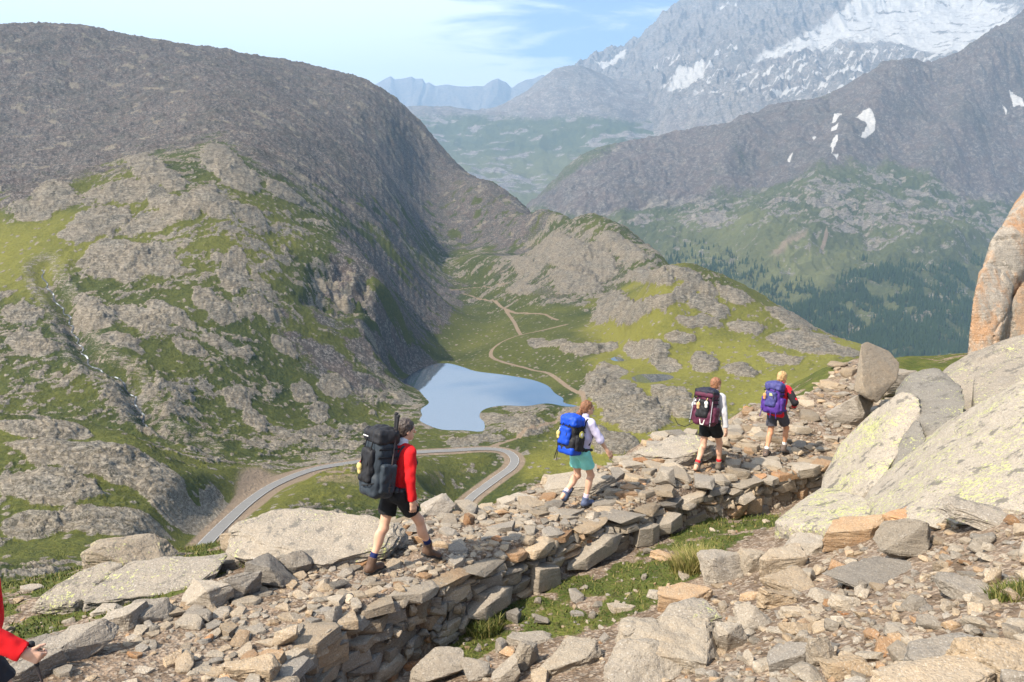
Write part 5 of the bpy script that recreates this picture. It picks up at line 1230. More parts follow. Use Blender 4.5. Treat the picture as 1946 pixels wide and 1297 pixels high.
def mat_cloth(name, col, rough=.85, bump=.25, var=.25, sc=60):
    m = N(name, rough, .25)
    n1 = m.noise(9, 4, .6, m.obj()); n2 = m.noise(sc, 3, .6, m.obj())
    c = m.mix(m.ss(n1, .35, .7, 0, var), col, tuple(q * .45 for q in col))
    return m.done(c, m.bump(m.math('ADD', m.math('MULTIPLY', n1, .6), m.math('MULTIPLY', n2, .3)), bump, .01))
def mat_skin(name, col):
    m = N(name, .55, .35); n = m.noise(12, 4, .6, m.obj())
    m.b.inputs['Subsurface Weight'].default_value = .0
    return m.done(m.mix(m.ss(n, .35, .7, 0, .35), col, (col[0] * .85, col[1] * .68, col[2] * .62)))
def mat_hair(name, col):
    m = N(name, .5, .4); n = m.noise(40, 3, .6, m.mapped(m.obj(), (1.6, 1.6, .35)))
    return m.done(m.mix(m.ss(n, .3, .7), tuple(q * .55 for q in col), tuple(min(1, q * 1.35) for q in col)), m.bump(n, .6, .01))
M_EYE = N('eye_white', .3, .5).done((.75, .73, .7))
M_METAL = N('pole_metal', .35, .6); M_METAL.b.inputs['Metallic'].default_value = .8; M_METAL = M_METAL.done((.62, .62, .64))
M_BLACK = mat_cloth('black_webbing', (.016, .016, .018)); M_DARKM = N('dark_pole', .45, .5).done((.04, .03, .03)); M_SOLE = N('rubber_sole', .8, .3).done((.03, .028, .026))

def ik(a, b, l1, l2, pole):
    a = np.asarray(a, float); b = np.asarray(b, float); d = b - a; L = np.linalg.norm(d); L = min(L, l1 + l2 - .004); d = d / np.linalg.norm(d)
    b2 = a + d * L; x = (l1 * l1 - l2 * l2 + L * L) / (2 * L); hgt = math.sqrt(max(l1 * l1 - x * x, 1e-6))
    pl = np.asarray(pole, float); pl = pl - d * (pl @ d); pl /= np.linalg.norm(pl)
    return a + d * x + pl * hgt, b2
def rotx(a): return np.array(Matrix.Rotation(a, 3, 'X'))
def rotz(a): return np.array(Matrix.Rotation(a, 3, 'Z'))

def make_person(label, loc, rz, s, P):
    """P: pose and clothes. Local frame: x right, y walking direction, z up, metres for a 1.78 m body"""
    T0 = rotx(-P.get('lean', .12)); hz = P.get('hip_z', .90)
    hipc = A3(0, 0, hz)
    def up(x, y, z): return hipc + T0 @ A3(x, y, z - .93)            # torso point, given for a body standing upright
    fem = P.get('fem', False); sh = .165 if fem else .185; hw = .095
    S_ = [up(-sh, -.01, 1.43), up(sh, -.01, 1.43)]
    hips = [hipc + A3(-hw, 0, 0), hipc + A3(hw, 0, 0)]
    legs = []
    for k in (0, 1):
        ank = A3(*P['ank'][k]); kn, an = ik(hips[k], ank, .44, .43, (0.1 * (k * 2 - 1), 1, .15)); legs.append((hips[k], kn, an))
    arms = []
    for k in (0, 1):
        h = up(*P['hand'][k]); el, wr = ik(S_[k], h, .29, .255, P['elb'][k] if 'elb' in P else (.5 * (k * 2 - 1), -1, -.2)); arms.append((S_[k], el, wr))
    HR = T0 @ rotx(P.get('nod', .1)) @ rotz(P.get('turn', 0))
    hc = up(0, .035, 1.655)
    def hd(x, y, z): return hc + HR @ A3(x, y, z)
    body = [rbox(up(0, 0, 1.30), A3(sh * .82, .10, .17), .08, .04, T0), rbox(up(0, 0, 1.06), A3(.125, .085, .16), .08, .05, T0), ell(hipc + A3(0, -.005, .01), A3(.14, .09, .11), .05, T0),
            cap(up(-sh * .7, 0, 1.44), up(sh * .7, 0, 1.44), .06, .06, .05), cap(up(0, -.005, 1.44), up(0, .02, 1.58), .055, .05, .03)]
    for (a, b, c) in arms: body += [cap(a, b, .052, .041, .03), cap(b, c, .041, .027, .015), ell((a + b) / 2, A3(.05, .05, .06), .03)]
    for k, (a, b, c) in enumerate(legs):
        bk = rotz(0); d = (c - b) / np.linalg.norm(c - b); back = A3(0, -1, 0) - d * (-d[1]); back /= np.linalg.norm(back)
        th = .082 if not fem else .084
        body += [cap(a + A3(0, 0, -.02), b, th, .054, .05), cap(b, c, .050, .036, .03), ell(b + d * .13 + back * .018, A3(.047, .047, .10), .04, None), ell(b + A3(0, .01, 0), A3(.05, .052, .055), .02), cap(c, c + d * .05, .036, .034, .02)]
    # head with face
    body += [ell(hd(0, -.012, .03), A3(.077, .098, .095), .02, HR), ell(hd(0, .022, -.045), A3(.058, .066, .075), .03, HR), ell(hd(0, .07, -.095), A3(.025, .022, .02), .03, HR),
             cap(hd(0, .092, .01), hd(0, .112, -.03), .009, .014, .012), ell(hd(0, .085, .032), A3(.05, .012, .01), .02, HR), ell(hd(0, .088, -.063), A3(.022, .010, .006), .008, HR),
             ell(hd(-.078, -.005, -.008), A3(.011, .020, .032), .006, HR), ell(hd(.078, -.005, -.008), A3(.011, .020, .032), .006, HR)]
    # hands: palm, four unequal fingers with bends, thumb from the side of the palm
    for k, (a, b, c) in enumerate(arms):
        f = (c - b) / np.linalg.norm(c - b); sgn = k * 2 - 1
        inward = A3(-sgn, .15, 0); inward = inward - f * (inward @ f); inward /= np.linalg.norm(inward)      # palm faces the thigh
        side = np.cross(f, inward) * (-sgn)                                                                  # towards the thumb: forward
        if side[1] < 0: side = -side
        curl = P.get('curl', (.35, .35))[k]
        body += [rbox(c + f * .055, A3(.042, .016, .05), .014, .015, np.stack([side, inward, f], 1)), cap(c - f * .02, c + f * .03, .026, .026, .02)]
        for i, (w, ln) in enumerate(((.033, .072), (.011, .082), (-.011, .077), (-.032, .060))):
            p0 = c + f * .098 + side * w; cu = curl * (1 + .12 * i); d1 = f * math.cos(cu) + inward * math.sin(cu); d2 = f * math.cos(2.1 * cu) + inward * math.sin(2.1 * cu); d3 = f * math.cos(3 * cu) + inward * math.sin(3 * cu)
            p1 = p0 + d1 * ln * .45; p2 = p1 + d2 * ln * .32; p3 = p2 + d3 * ln * .25
            body += [cap(p0 - f * .02, p1, .0095, .0088, .006), cap(p1, p2, .0088, .008, .004), cap(p2, p3, .008, .0068, .004)]
        t0 = c + f * .03 + side * .034; td = f * .62 + side * .6 + inward * (.3 + .3 * curl); td /= np.linalg.norm(td); t1 = t0 + td * .045; te = td * .8 + f * .4 + inward * .35 * curl; te /= np.linalg.norm(te)
        body += [cap(t0, t1, .013, .0105, .012), cap(t1, t1 + te * .034, .0105, .0085, .004)]
    V, Fq = sdf_mesh(body, .0065)
    root = link('person', mesh_np('person', V, Fq), P['skin']); root.location = loc; root.rotation_euler = (0, 0, rz); root.scale = (s, s, s)
    tag(root, label, 'person')
    def child(name, prims, mat, h=.0085, wob=0, wf=14, par=root, lab=None, seed=0):
        V, Fq = sdf_mesh(prims, h, wob, wf, seed); o = link(name, mesh_np(name, V, Fq), mat, par)
        if lab: o['label'] = lab
        return o
    for sx in (-1, 1): child('eye', [ell(hd(sx * .031, .078, .012), A3(.011, .009, .008), .002, HR)], M_EYE, .003)
    # hair
    fr = (hd(0, .06, .06), HR @ A3(0, .75, -.45)); fr2 = (hd(0, .02, -.02), HR @ A3(0, .95, -.15))
    hr = [ell(hd(0, -.016, .032), A3(.088, .108, .106), .01, HR, [(hd(0, .075, .05), HR @ A3(0, .9, -.35)), (hd(0, .0, -.075), HR @ A3(0, .25, -1)), (hd(0, .035, 0), HR @ A3(0, 1, -.62))])]
    if P['hair'] == 'pony': hr += [ell(hd(0, -.055, -.03), A3(.066, .058, .075), .03, HR), cap(hd(0, -.105, .01), hd(.0, -.15, -.06), .032, .042, .02), cap(hd(0, -.15, -.06), hd(.0, -.135, -.19), .042, .014, .02)]
    elif P['hair'] == 'bun': hr += [ell(hd(0, -.05, -.03), A3(.064, .06, .07), .03, HR), ell(hd(0, -.115, -.02), A3(.032, .03, .04), .02, HR), cap(hd(0, -.12, -.03), hd(0, -.115, -.09), .022, .010, .02)]
    elif P['hair'] == 'bob': hr += [ell(hd(0, -.045, -.04), A3(.072, .062, .075), .03, HR)]
    else: hr += [ell(hd(0, -.05, -.035), A3(.062, .055, .06), .03, HR)]
    child('hair', hr, P['hairmat'], .005, .008, 34)
    # top
    g = P.get('loose', .018)
    torso = [rbox(up(0, 0, 1.29), A3(sh * .82 + g, .105 + g, .19), .09, .04, T0), rbox(up(0, 0, 1.07), A3(.13 + g, .095 + g, .19), .09, .05, T0), cap(up(-sh * .75, 0, 1.44), up(sh * .75, 0, 1.44), .062 + g * .6, .062 + g * .6, .05)]
    if P.get('tail'): torso += [rbox(up(0, 0, .93), A3(.155 + g, .115 + g, .09), .07, .04, T0)]
    sl = P.get('sleeve', 1.0)
    arm_m = P.get('sleevemat'); sleeves = []
    for k, (a, b, c) in enumerate(arms):
        if sl >= .99: f = (c - b) / np.linalg.norm(c - b); pr = [cap(a, b, .062 + g * .7, .050 + g * .6, .03), cap(b, c + f * .04, .050 + g * .6, .036 + g * .5, .02, (c - f * .004, f))]
        else:
            e = b + (c - b) * max(0, (sl - .5) * 2); f = (e - a) / np.linalg.norm(e - a)
            pr = [cap(a, b, .062 + g * .7, .055 + g * .5, .03)] + ([cap(b, e, .052 + g * .6, .048 + g * .6, .02, (e - (e - b) / np.linalg.norm(e - b) * .0, (e - b) / np.linalg.norm(e - b)))] if sl > .52 else [])
        if arm_m: sleeves.append(pr)
        else: torso += pr
    jk = child(P['topname'], torso, P['topmat'], .0085, .012, 9, seed=3)
    for pr in sleeves: child('sleeve', pr, arm_m, .0085, .006, 12, jk, seed=5)
    if P.get('patchmat'):
        for (a, b, c) in arms: child('sleeve_patch', [cap(a * .72 + b * .28, b, .065 + g * .7, .056 + g * .6, .02), cap(b, b * .7 + c * .3, .056 + g * .6, .050 + g * .6, .02)], P['patchmat'], .0085, .006, 11, jk, seed=3)
    child('collar', [cap(up(0, -.004, 1.485), up(0, .006, 1.525), .070, .066, .02)], P.get('collarmat', P['topmat']), .007, .002, 20, jk)
    # shorts
    so = []
    for k, (a, b, c) in enumerate(legs):
        d = (b - a) / np.linalg.norm(b - a); L = P.get('short', .55) * .44; e = a + d * L
        so += [cap(a + A3(0, -.01, 0), e + d * .12, .100, .112 if fem else .106, .045, (e, d))]
    so += [ell(hipc + A3(0, -.012, .02), A3(.178, .132, .12), .05, T0, (up(0, 0, 1.03), T0 @ A3(0, 0, 1)))]
    child('shorts', so, P['shortmat'], .0085, .011, 11, seed=9)
    # boots, soles, socks
    for k, (a, b, c) in enumerate(legs):
        yaw = P.get('toe', (.12, -.12))[k]; pt = P['pitch'][k]; FR = rotz(yaw) @ rotx(-pt)
        def ft(x, y, z): return c + FR @ A3(x, y, z)
        d = (b - c) / np.linalg.norm(b - c)
        hi = P.get('boot_h', .09)
        bt = [cap(ft(0, -.012, -.045), c + d * hi, .052, .055, .02, (c + d * hi, d)), ell(ft(0, -.03, -.045), A3(.040, .052, .045), .03, FR), cap(ft(0, .02, -.045), ft(0, .125, -.062), .042, .036, .04), ell(ft(0, .14, -.06), A3(.045, .055, .032), .03, FR)]
        bo = child('boot', bt, P['bootmat'], .006, .002, 22)
        child('sole', [rbox(ft(0, -.025, -.088), A3(.042, .05, .016), .014, .01, FR), rbox(ft(0, .12, -.088), A3(.046, .085, .014), .013, .03, FR), rbox(ft(0, .045, -.084), A3(.036, .07, .012), .01, .02, FR)], M_SOLE, .006, par=bo)
        child('sock', [cap(c + d * hi * .5, c + d * (hi + P.get('sock', .05)), .040, .047, .01, (c + d * (hi + P.get('sock', .05)), d))], P['sockmat'], .006, .0015, 30)
    return dict(root=root, up=up, T0=T0, arms=arms, legs=legs, child=child)

def pack_root(name, who, label):
    o = empty(name, who['root'].location, who['root'].rotation_euler[2], who['root'].scale[0]); tag(o, label, 'backpack'); return o
def make_pack(who, label, zb, zt, w, d, mats, kind):
    """a trekking rucksack on the back of `who`, in the tilt of the torso"""
    up, T0 = who['up'], who['T0']; root = pack_root('backpack', who, label)
    def ch(name, prims, mat, h=.008, wob=.006, par=root, seed=0, wf=13, lab=None):
        V, Fq = sdf_mesh(prims, h, wob, wf, seed); o = link(name, mesh_np(name, V, Fq), mat, par)
        if lab: o['label'] = lab
        return o
    yc = -.135 - d / 2; zc = (zb + zt) / 2; hh = (zt - zb) / 2
    ch('pack_body', [rbox(up(0, yc, zc - .03), A3(w / 2, d / 2, hh - .05), .07, .03, T0), rbox(up(0, yc - .01, zb + .12), A3(w / 2 + .015, d / 2 + .01, .13), .07, .05, T0)], mats['body'], wob=.016, wf=10)
    ch('lid', [rbox(up(0, yc - .01, zt - .06), A3(w / 2 + .012, d / 2 + .015, .085), .06, .03, T0), ell(up(0, yc, zt + .005), A3(w / 2 - .02, d / 2 - .02, .05), .04, T0)], mats['lid'], wob=.016, wf=11, seed=2)
    ch('front_pocket', [rbox(up(0, yc - d / 2 - .02, zb + hh * .95), A3(w * .34, .045, hh * .52), .04, .03, T0)], mats['pocket'], wob=.014, wf=13, seed=4)
    for sx in (-1, 1):
        ch('side_pocket', [rbox(up(sx * (w / 2 + .025), yc, zb + hh * .62), A3(.04, d * .36, hh * .45), .035, .03, T0)], mats['side'], wob=.014, wf=13, seed=6)
        ch('compression_strap', [rbox(up(sx * (w / 2 + .004), yc, zb + hh * q), A3(.006, d * .5, .012), .004, .004, T0) for q in (1.25, 1.5)], M_BLACK, .006, 0)
        ch('shoulder_strap', [cap(up(sx * .11, -.13, 1.36), up(sx * .12, -.06, 1.475), .024, .024, .02), cap(up(sx * .12, -.06, 1.475), up(sx * .125, .06, 1.46), .024, .024, .02), cap(up(sx * .125, .06, 1.46), up(sx * .125, .135, 1.30), .022, .02, .02), cap(up(sx * .125, .135, 1.30), up(sx * .15, .02, 1.08), .02, .014, .02)], mats['strap'], .008, 0)
    ch('hip_belt', [cap(up(-.17, -.06, 1.0), up(-.13, .12, .99), .028, .022, .02), cap(up(.17, -.06, 1.0), up(.13, .12, .99), .028, .022, .02), cap(up(-.13, .12, .99), up(.13, .12, .99), .016, .016, .02), cap(up(-.16, -.12, 1.01), up(.16, -.12, 1.01), .035, .035, .02)], mats['strap'], .008, 0)
    ch('lid_strap', [cap(up(x, yc - d / 2 - .025, zt - .10), up(x, yc - d / 2 - .07, zb + hh * 1.0), .008, .008, .005) for x in (-w * .2, w * .2)], M_BLACK, .006, 0)
    return root, ch, yc

def pose_loc(u, v, z): return pt_z(u, v, z)
SK = mat_skin('sunlit_skin', (.60, .36, .25)); SK2 = mat_skin('pale_skin', (.64, .42, .31))
# --- the man in red
man = make_person('man in red jacket and black shorts striding along the trail under a big dark pack', pose_loc(757, 1081, -4.22), D_(-47), 1.0, dict(
    ank=((-.085, -.33, .10), (.085, .40, .15)), pitch=(-.0, .42), toe=(.1, -.15), hip_z=.93, lean=.17, hand=((-.24, .16, .90), (.26, .05, .87)), elb=((-.4, -1, 0), (.45, -1, 0)), turn=-.25, nod=.08, curl=(.4, .45),
    hair='short', hairmat=mat_hair('dark_grey_hair', (.06, .045, .038)), skin=SK, topname='jacket', topmat=mat_cloth('red_fleece', (.60, .012, .016), var=.15), collarmat=mat_cloth('white_collar', (.75, .75, .78)), shortmat=mat_cloth('black_shorts', (.014, .014, .016)), short=.62,
    bootmat=mat_cloth('brown_leather', (.115, .07, .048), .6), sockmat=mat_cloth('navy_sock', (.012, .022, .10)), boot_h=.085, sock=.055, loose=.022))
GREYB = mat_cloth('slate_nylon', (.030, .040, .052), .6, .4); BLK = mat_cloth('black_nylon', (.018, .018, .021), .6, .4)
pk, ch, yc = make_pack(man, 'big black and slate grey trekking pack on the back of the man in red', .93, 1.66, .31, .28, dict(body=GREYB, lid=BLK, pocket=BLK, side=GREYB, strap=GREYB), 0)
up = man['up']
ch('water_hose', [cap(up(-.02, yc - .19, 1.05), up(.10, yc - .2, 1.08), .008, .008, .01), cap(up(.10, yc - .2, 1.08), up(.2, yc - .06, 1.14), .008, .008, .01)], M_BLACK, .006, 0)
ch('zip_tab', [rbox(up(-.05, yc - .19, 1.60), A3(.05, .006, .006), .004, .004, man['T0'])], mat_cloth('white_print', (.7, .7, .7)), .005, 0)
def toy(who, p, col, col2, label, name='charm'):
    r = empty(name, who['root'].location, who['root'].rotation_euler[2], who['root'].scale[0]); tag(r, label, 'charm')
    for nm, pr, mt in (('pouch', [ell(p, A3(.035, .028, .045), .02), ell(p + A3(.0, 0, -.06), A3(.028, .022, .03), .02)], col), ('loop', [cap(p + A3(0, 0, .035), p + A3(.01, .03, .09), .006, .006, .004)], col2)):
        V, Fq = sdf_mesh(pr, .006, .002, 20); link(nm, mesh_np(nm, V, Fq), mt, r)
YEL = mat_cloth('yellow_cloth', (.62, .50, .20)); WHT = mat_cloth('white_cloth', (.72, .70, .66)); REDC = mat_cloth('red_cord', (.5, .02, .03))
toy(man, up(-.07, yc - .215, 1.25), YEL, REDC, 'pale yellow charm dangling from the slate grey pack')
def pole(who, a, b, mat, label, grip=True):
    r = empty('trekking_pole', who['root'].location, who['root'].rotation_euler[2], who['root'].scale[0]); tag(r, label, 'pole')
    a = np.asarray(a, float); b = np.asarray(b, float); d = (b - a) / np.linalg.norm(b - a)
    for nm, pr, mt in (('shaft', [cap(a, b, .009, .009, .004)], mat), ('grip', [cap(b - d * .0, b + d * .13, .015, .018, .01), ell(b + d * .145, A3(.022, .022, .018), .01)], BLK), ('basket', [ell(a + d * .05, A3(.03, .03, .008), .004), cap(a - d * .04, a + d * .05, .005, .008, .004)], BLK)):
        V, Fq = sdf_mesh(pr, .005); link(nm, mesh_np(nm, V, Fq), mt, r)
pole(man, up(.20, yc + .03, 1.02), up(.10, yc + .08, 1.72), M_DARKM, 'dark folded trekking pole strapped to the slate grey pack, left one of two')
pole(man, up(.22, yc + .01, 1.02), up(.145, yc + .07, 1.70), M_DARKM, 'dark folded trekking pole strapped to the slate grey pack, right one of two')
# --- the woman with the blue pack
w2 = make_person('woman with brown ponytail, lilac top and aqua shorts carrying a blue pack', pose_loc(1101, 962, -4.62), D_(-48), .93, dict(
    ank=((-.07, -.30, .25), (.07, .06, .10)), pitch=(-.75, -.02), toe=(.05, -.12), hip_z=.925, lean=.17, hand=((-.25, .2, 1.0), (.34, .30, .99)), elb=((-.6, -1, 0), (.7, -.8, -.3)), turn=-.4, nod=.28, curl=(.3, .3), fem=True,
    hair='pony', hairmat=mat_hair('brown_hair', (.19, .085, .04)), skin=SK, topname='shirt', topmat=mat_cloth('lilac_cotton', (.50, .47, .64), var=.12), sleeve=.60, shortmat=mat_cloth('aqua_shorts', (.22, .60, .54), var=.12), short=.60,
    bootmat=mat_cloth('blue_grey_shoe', (.09, .115, .20), .6), sockmat=mat_cloth('lilac_sock', (.62, .52, .62)), boot_h=.055, sock=.06, loose=.02))
BLU = mat_cloth('blue_nylon', (.009, .06, .44), .5, .45)
pk, ch, yc = make_pack(w2, 'bright blue and black trekking pack on the woman in aqua shorts', .95, 1.51, .33, .26, dict(body=BLK, lid=BLU, pocket=BLU, side=BLK, strap=BLK), 1)
up = w2['up']
ch('pack_base', [rbox(up(.03, yc - .03, .99), A3(.165, .13, .07), .05, .03, w2['T0'])], BLU, seed=8)
ch('badge', [ell(up(.225, yc - .01, 1.27), A3(.006, .055, .062), .002, w2['T0'])], mat_cloth('yellow_badge', (.55, .50, .12)), .004, 0)
ch('badge_centre', [ell(up(.231, yc - .01, 1.27), A3(.005, .028, .032), .002, w2['T0'])], WHT, .004, 0)
ch('hanging_strap', [cap(up(-.15, yc - .12, 1.0), up(-.2, yc - .12, .80), .009, .007, .004), cap(up(-.12, yc - .14, .98), up(-.13, yc - .14, .78), .007, .006, .004)], M_BLACK, .005, 0)
toy(w2, up(-.10, yc - .205, 1.24), YEL, WHT, 'small yellow charm hanging from the bright blue pack')
# --- the hiker in grey sleeves
w3 = make_person('hiker with short reddish hair, grey long sleeves and red socks under a maroon pack', pose_loc(1346, 897, -4.72), D_(-40), .95, dict(
    ank=((-.09, -.32, .17), (.10, .22, .10)), pitch=(-.8, .12), toe=(.1, -.1), hip_z=.925, lean=.18, hand=((-.22, .20, 1.10), (.33, -.04, .86)), elb=((-1, -.5, 0), (.5, -1, 0)), turn=-.35, nod=.12, curl=(.8, .3), fem=True,
    hair='bob', hairmat=mat_hair('auburn_hair', (.24, .11, .055)), skin=SK, topname='shirt', topmat=mat_cloth('grey_shirt', (.46, .45, .47), var=.12), shortmat=mat_cloth('black_running_shorts', (.014, .015, .016)), short=.55,
    bootmat=mat_cloth('grey_brown_boot', (.15, .125, .10), .7), sockmat=mat_cloth('red_sock', (.60, .025, .03)), boot_h=.07, sock=.05, loose=.022))
MAR = mat_cloth('maroon_nylon', (.085, .018, .042), .6, .45); NAV = mat_cloth('navy_nylon', (.02, .02, .035), .6, .4)
pk, ch, yc = make_pack(w3, 'maroon trekking pack with dark lid on the hiker in grey sleeves', .92, 1.55, .34, .26, dict(body=MAR, lid=NAV, pocket=BLK, side=MAR, strap=BLK), 2)
up = w3['up']
ch('lid_band', [rbox(up(0, yc - .01, 1.47), A3(.185, .155, .05), .045, .02, w3['T0'])], MAR, seed=3)
toy(w3, up(-.06, yc - .21, 1.29), mat_cloth('orange_white_cloth', (.62, .38, .2)), WHT, 'orange and white charm on the maroon pack', 'charm')
toy(w3, up(.09, yc - .21, 1.33), WHT, YEL, 'pale cream charm on the upper right of the maroon pack', 'charm')
pole(w3, up(.17, yc - .13, .93), up(.17, yc - .13, 1.38), M_METAL, 'bright metal pole strapped upright on the right of the maroon pack')
pole(w3, up(-.24, yc - .10, .93), up(-.20, yc - .10, 1.40), M_METAL, 'bright metal pole strapped upright on the left of the maroon pack')
ch('cord', [cap(up(-.14, yc - .12, .94), up(-.28, yc - .18, .84), .007, .007, .004), cap(up(-.28, yc - .18, .84), up(-.44, yc - .16, .86), .007, .007, .004), cap(up(-.44, yc - .16, .86), up(-.52, yc - .14, .95), .007, .007, .004)], M_BLACK, .006, 0)
ch('buckle', [cap(up(x0, yc - .16, z0_), up(x1, yc - .16, z1_), .009, .009, .004) for x0, z0_, x1, z1_ in ((-.02, 1.02, .0, .94), (.0, .94, .05, .94), (.05, .94, .07, 1.02))], WHT, .005, 0)
# --- the hiker with the purple pack
w4 = make_person('blond hiker in a red and black jacket and grey shorts under a purple pack', pose_loc(1472, 867, -4.86), D_(-42), .93, dict(
    ank=((-.09, -.24, .11), (.09, .24, .14)), pitch=(-.25, .32), toe=(.1, -.2), hip_z=.93, lean=.17, hand=((-.2, .2, 1.05), (.24, .22, 1.10)), elb=((-.6, -1, 0), (.75, -.7, -.2)), turn=-.3, nod=.12, curl=(.6, .6), fem=True,
    hair='bun', hairmat=mat_hair('blond_hair', (.42, .27, .12)), skin=mat_skin('tanned_skin', (.56, .29, .17)), topname='jacket', topmat=mat_cloth('red_jacket', (.62, .014, .03)), patchmat=mat_cloth('black_sleeve', (.02, .018, .022)), tail=True, shortmat=mat_cloth('grey_shorts', (.060, .060, .075)), short=.66,
    bootmat=mat_cloth('dusty_brown_boot', (.13, .10, .085), .7), sockmat=mat_cloth('white_sock', (.70, .68, .68)), boot_h=.075, sock=.05, loose=.022))
PUR = mat_cloth('purple_nylon', (.070, .028, .21), .55, .45); IND = mat_cloth('indigo_nylon', (.055, .055, .19), .55, .4)
pk, ch, yc = make_pack(w4, 'purple and indigo trekking pack on the blond hiker', .93, 1.53, .33, .25, dict(body=PUR, lid=IND, pocket=IND, side=PUR, strap=PUR), 3)
up = w4['up']
ch('logo_patch', [rbox(up(.01, yc - .195, 1.31), A3(.035, .006, .03), .004, .004, w4['T0'])], mat_cloth('pale_green_patch', (.38, .42, .22)), .005, 0)
ch('hanging_strap', [cap(up(x, yc - .14, 1.02), up(x * 1.2, yc - .13, .84), .011, .008, .004) for x in (-.16, .02, .12)], PUR, .006, 0)
toy(w4, up(-.12, yc - .19, 1.28), mat_cloth('orange_cloth', (.55, .27, .12)), YEL, 'small orange charm on the purple pack')
# --- the hiker at the left edge: only the red sleeve reaches into the view
hand5 = pt_t(46, 1240, 5.0); rz5 = D_(-84)
w5 = make_person('hiker at the left edge, only a bright red sleeve and hand with pole in view', (0, 0, 0), rz5, 1.0, dict(
    ank=((-.09, -.02, .10), (.09, -.40, .16)), pitch=(0, -.5), hip_z=.90, lean=.03, hand=((-.24, .0, .9), (.20, .43, 1.10)), elb=((-.4, -1, 0), (.5, -.5, -.3)), curl=(.5, 1.0), hair='short', hairmat=mat_hair('dark_brown_hair', (.05, .035, .025)), skin=SK,
    topname='jacket', topmat=mat_cloth('bright_red_fleece', (.66, .010, .014), var=.12), shortmat=mat_cloth('charcoal_shorts', (.03, .03, .035)), bootmat=mat_cloth('dark_boot', (.07, .055, .045)), sockmat=mat_cloth('grey_sock', (.3, .3, .32)), loose=.045))
a5, b5, c5 = w5['arms'][1]
w5['root'].location = hand5 - np.array(Matrix.Rotation(rz5, 3, 'Z')) @ c5; f5 = (c5 - b5) / np.linalg.norm(c5 - b5)
g5 = c5 + f5 * .085 + A3(-.02, 0, 0)
pole(w5, g5 + A3(.03, .14, -1.0), g5 + A3(-.004, -.018, -.06), M_DARKM, 'trekking pole with round grey knob held by the hiker at the left edge')
# ================================================================== sky, sun, haze, camera
SUN_EL, SUN_AZ = math.radians(48), math.radians(-128)      # azimuth from +Y towards +X
SD = Vector((math.sin(SUN_AZ) * math.cos(SUN_EL), math.cos(SUN_AZ) * math.cos(SUN_EL), math.sin(SUN_EL)))
sun = bpy.data.lights.new('sun', 'SUN'); sun.energy = 3.7; sun.angle = math.radians(1.0); sun.color = (1, .90, .76)
so = bpy.data.objects.new('sun', sun); COL.objects.link(so); so.rotation_euler = (-SD).to_track_quat('-Z', 'Y').to_euler()
W = bpy.data.worlds.new('World'); S.world = W; W.use_nodes = True
t = W.node_tree; t.nodes.clear()
def wn(typ, **k):
    x = t.nodes.new('ShaderNode' + typ)
    for a, b in k.items(): setattr(x, a, b)
    return x
out = wn('OutputWorld'); bg = wn('Background'); t.links.new(bg.outputs[0], out.inputs[0])
sky = wn('TexSky', sky_type='NISHITA', sun_disc=False, sun_elevation=SUN_EL, sun_rotation=SUN_AZ, altitude=2400, air_density=1.0, dust_density=.6, ozone_density=1.6)
tc = wn('TexCoord'); sx = wn('SeparateXYZ'); t.links.new(tc.outputs['Generated'], sx.inputs[0])
def wm(op, a, b=0.0, clamp=False):
    x = wn('Math', operation=op, use_clamp=clamp)
    for i, q in enumerate((a, b)):
        if hasattr(q, 'is_output'): t.links.new(q, x.inputs[i])
        else: x.inputs[i].default_value = q
    return x.outputs[0]
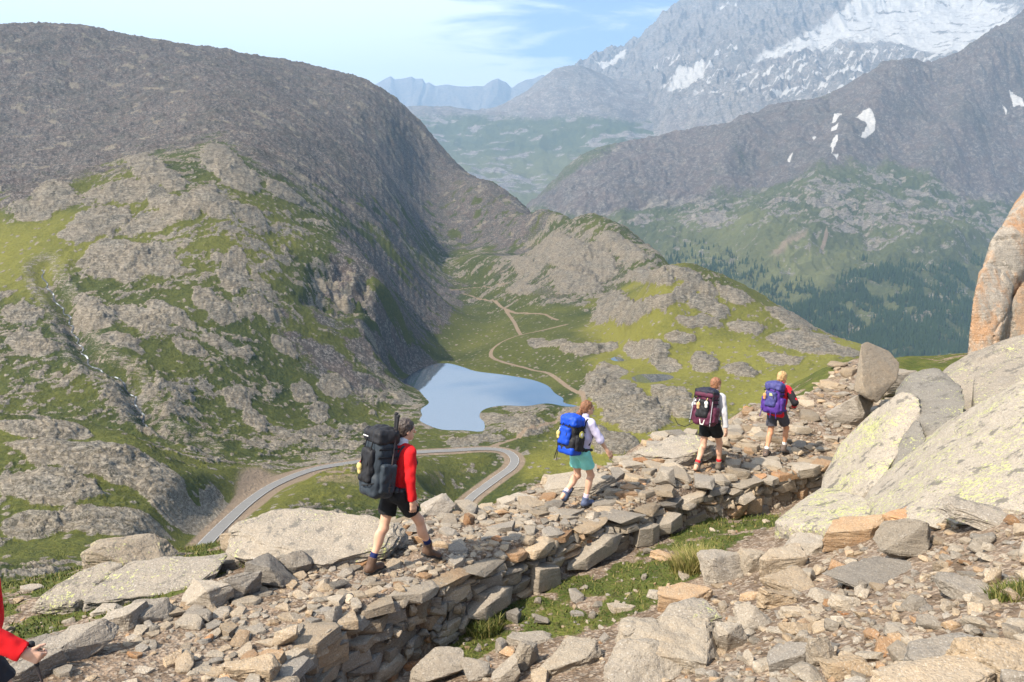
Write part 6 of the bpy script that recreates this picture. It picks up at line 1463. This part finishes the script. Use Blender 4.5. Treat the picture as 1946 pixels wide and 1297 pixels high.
# clouds lie on a high flat layer: direction / height
zz = wm('ADD', wm('MAXIMUM', sx.outputs[2], 0.0), .10)
cx = wn('CombineXYZ'); t.links.new(wm('DIVIDE', sx.outputs[0], zz), cx.inputs[0]); t.links.new(wm('DIVIDE', sx.outputs[1], zz), cx.inputs[1])
def wnoise(scale, det, rough, dist, loc, sc=(1, 1, 1)):
    mp = wn('Mapping'); t.links.new(cx.outputs[0], mp.inputs[0]); mp.inputs['Location'].default_value = loc; mp.inputs['Scale'].default_value = sc
    x = wn('TexNoise'); t.links.new(mp.outputs[0], x.inputs[0]); x.inputs['Scale'].default_value = scale; x.inputs['Detail'].default_value = det
    x.inputs['Roughness'].default_value = rough; x.inputs['Distortion'].default_value = dist
    return x.outputs[0]
n1 = wnoise(.55, 6, .55, .4, (3.1, 1.7, 0)); n2 = wnoise(1.7, 6, .6, .6, (0, 5, 0), (.6, 1, 1))
left = wm('MULTIPLY', sx.outputs[0], -.95)
cov = wm('ADD', wm('ADD', wm('MULTIPLY', n1, .35), wm('MULTIPLY', n2, .82)), left)
mr = wn('MapRange', interpolation_type='SMOOTHSTEP'); t.links.new(cov, mr.inputs[0]); mr.inputs[1].default_value = .50; mr.inputs[2].default_value = .66
mr.inputs[3].default_value = .02; mr.inputs[4].default_value = .92
mx = wn('Mix', data_type='RGBA'); t.links.new(mr.outputs[0], mx.inputs[0]); t.links.new(sky.outputs[0], mx.inputs[6]); mx.inputs[7].default_value = (7.6, 7.8, 8.0, 1)
t.links.new(mx.outputs[2], bg.inputs[0]); bg.inputs[1].default_value = .095
# air
def haze():
    hm = bpy.data.materials.new('haze'); hm.use_nodes = True; ht = hm.node_tree; ht.nodes.clear()
    ho = ht.nodes.new('ShaderNodeOutputMaterial'); pv = ht.nodes.new('ShaderNodeVolumePrincipled')
    pv.inputs['Color'].default_value = (.42, .67, 1, 1); pv.inputs['Density'].default_value = 9e-5; pv.inputs['Anisotropy'].default_value = 0.0
    ht.links.new(pv.outputs[0], ho.inputs['Volume'])
    bm = bmesh.new(); bmesh.ops.create_cube(bm, size=1)
    me = bpy.data.meshes.new('haze'); bm.to_mesh(me); bm.free(); me.materials.append(hm)
    o = bpy.data.objects.new('haze', me); COL.objects.link(o)
    o.location = (0, 8500, 650); o.scale = (19000, 18400, 4300); tag(o, kind='stuff')
haze()
cam = bpy.data.cameras.new('camera'); co = bpy.data.objects.new('camera', cam); COL.objects.link(co)
co.location = (0, 0, 0); co.rotation_euler = (math.pi / 2 - PITCH, 0, 0)
cam.sensor_width = 36; cam.lens = 36 * F_PX / 1946; cam.clip_start = .1; cam.clip_end = 60000
S.camera = co
S.view_settings.view_transform = 'Standard'; S.view_settings.look = 'None'; S.view_settings.exposure = 1.3; S.view_settings.gamma = 1
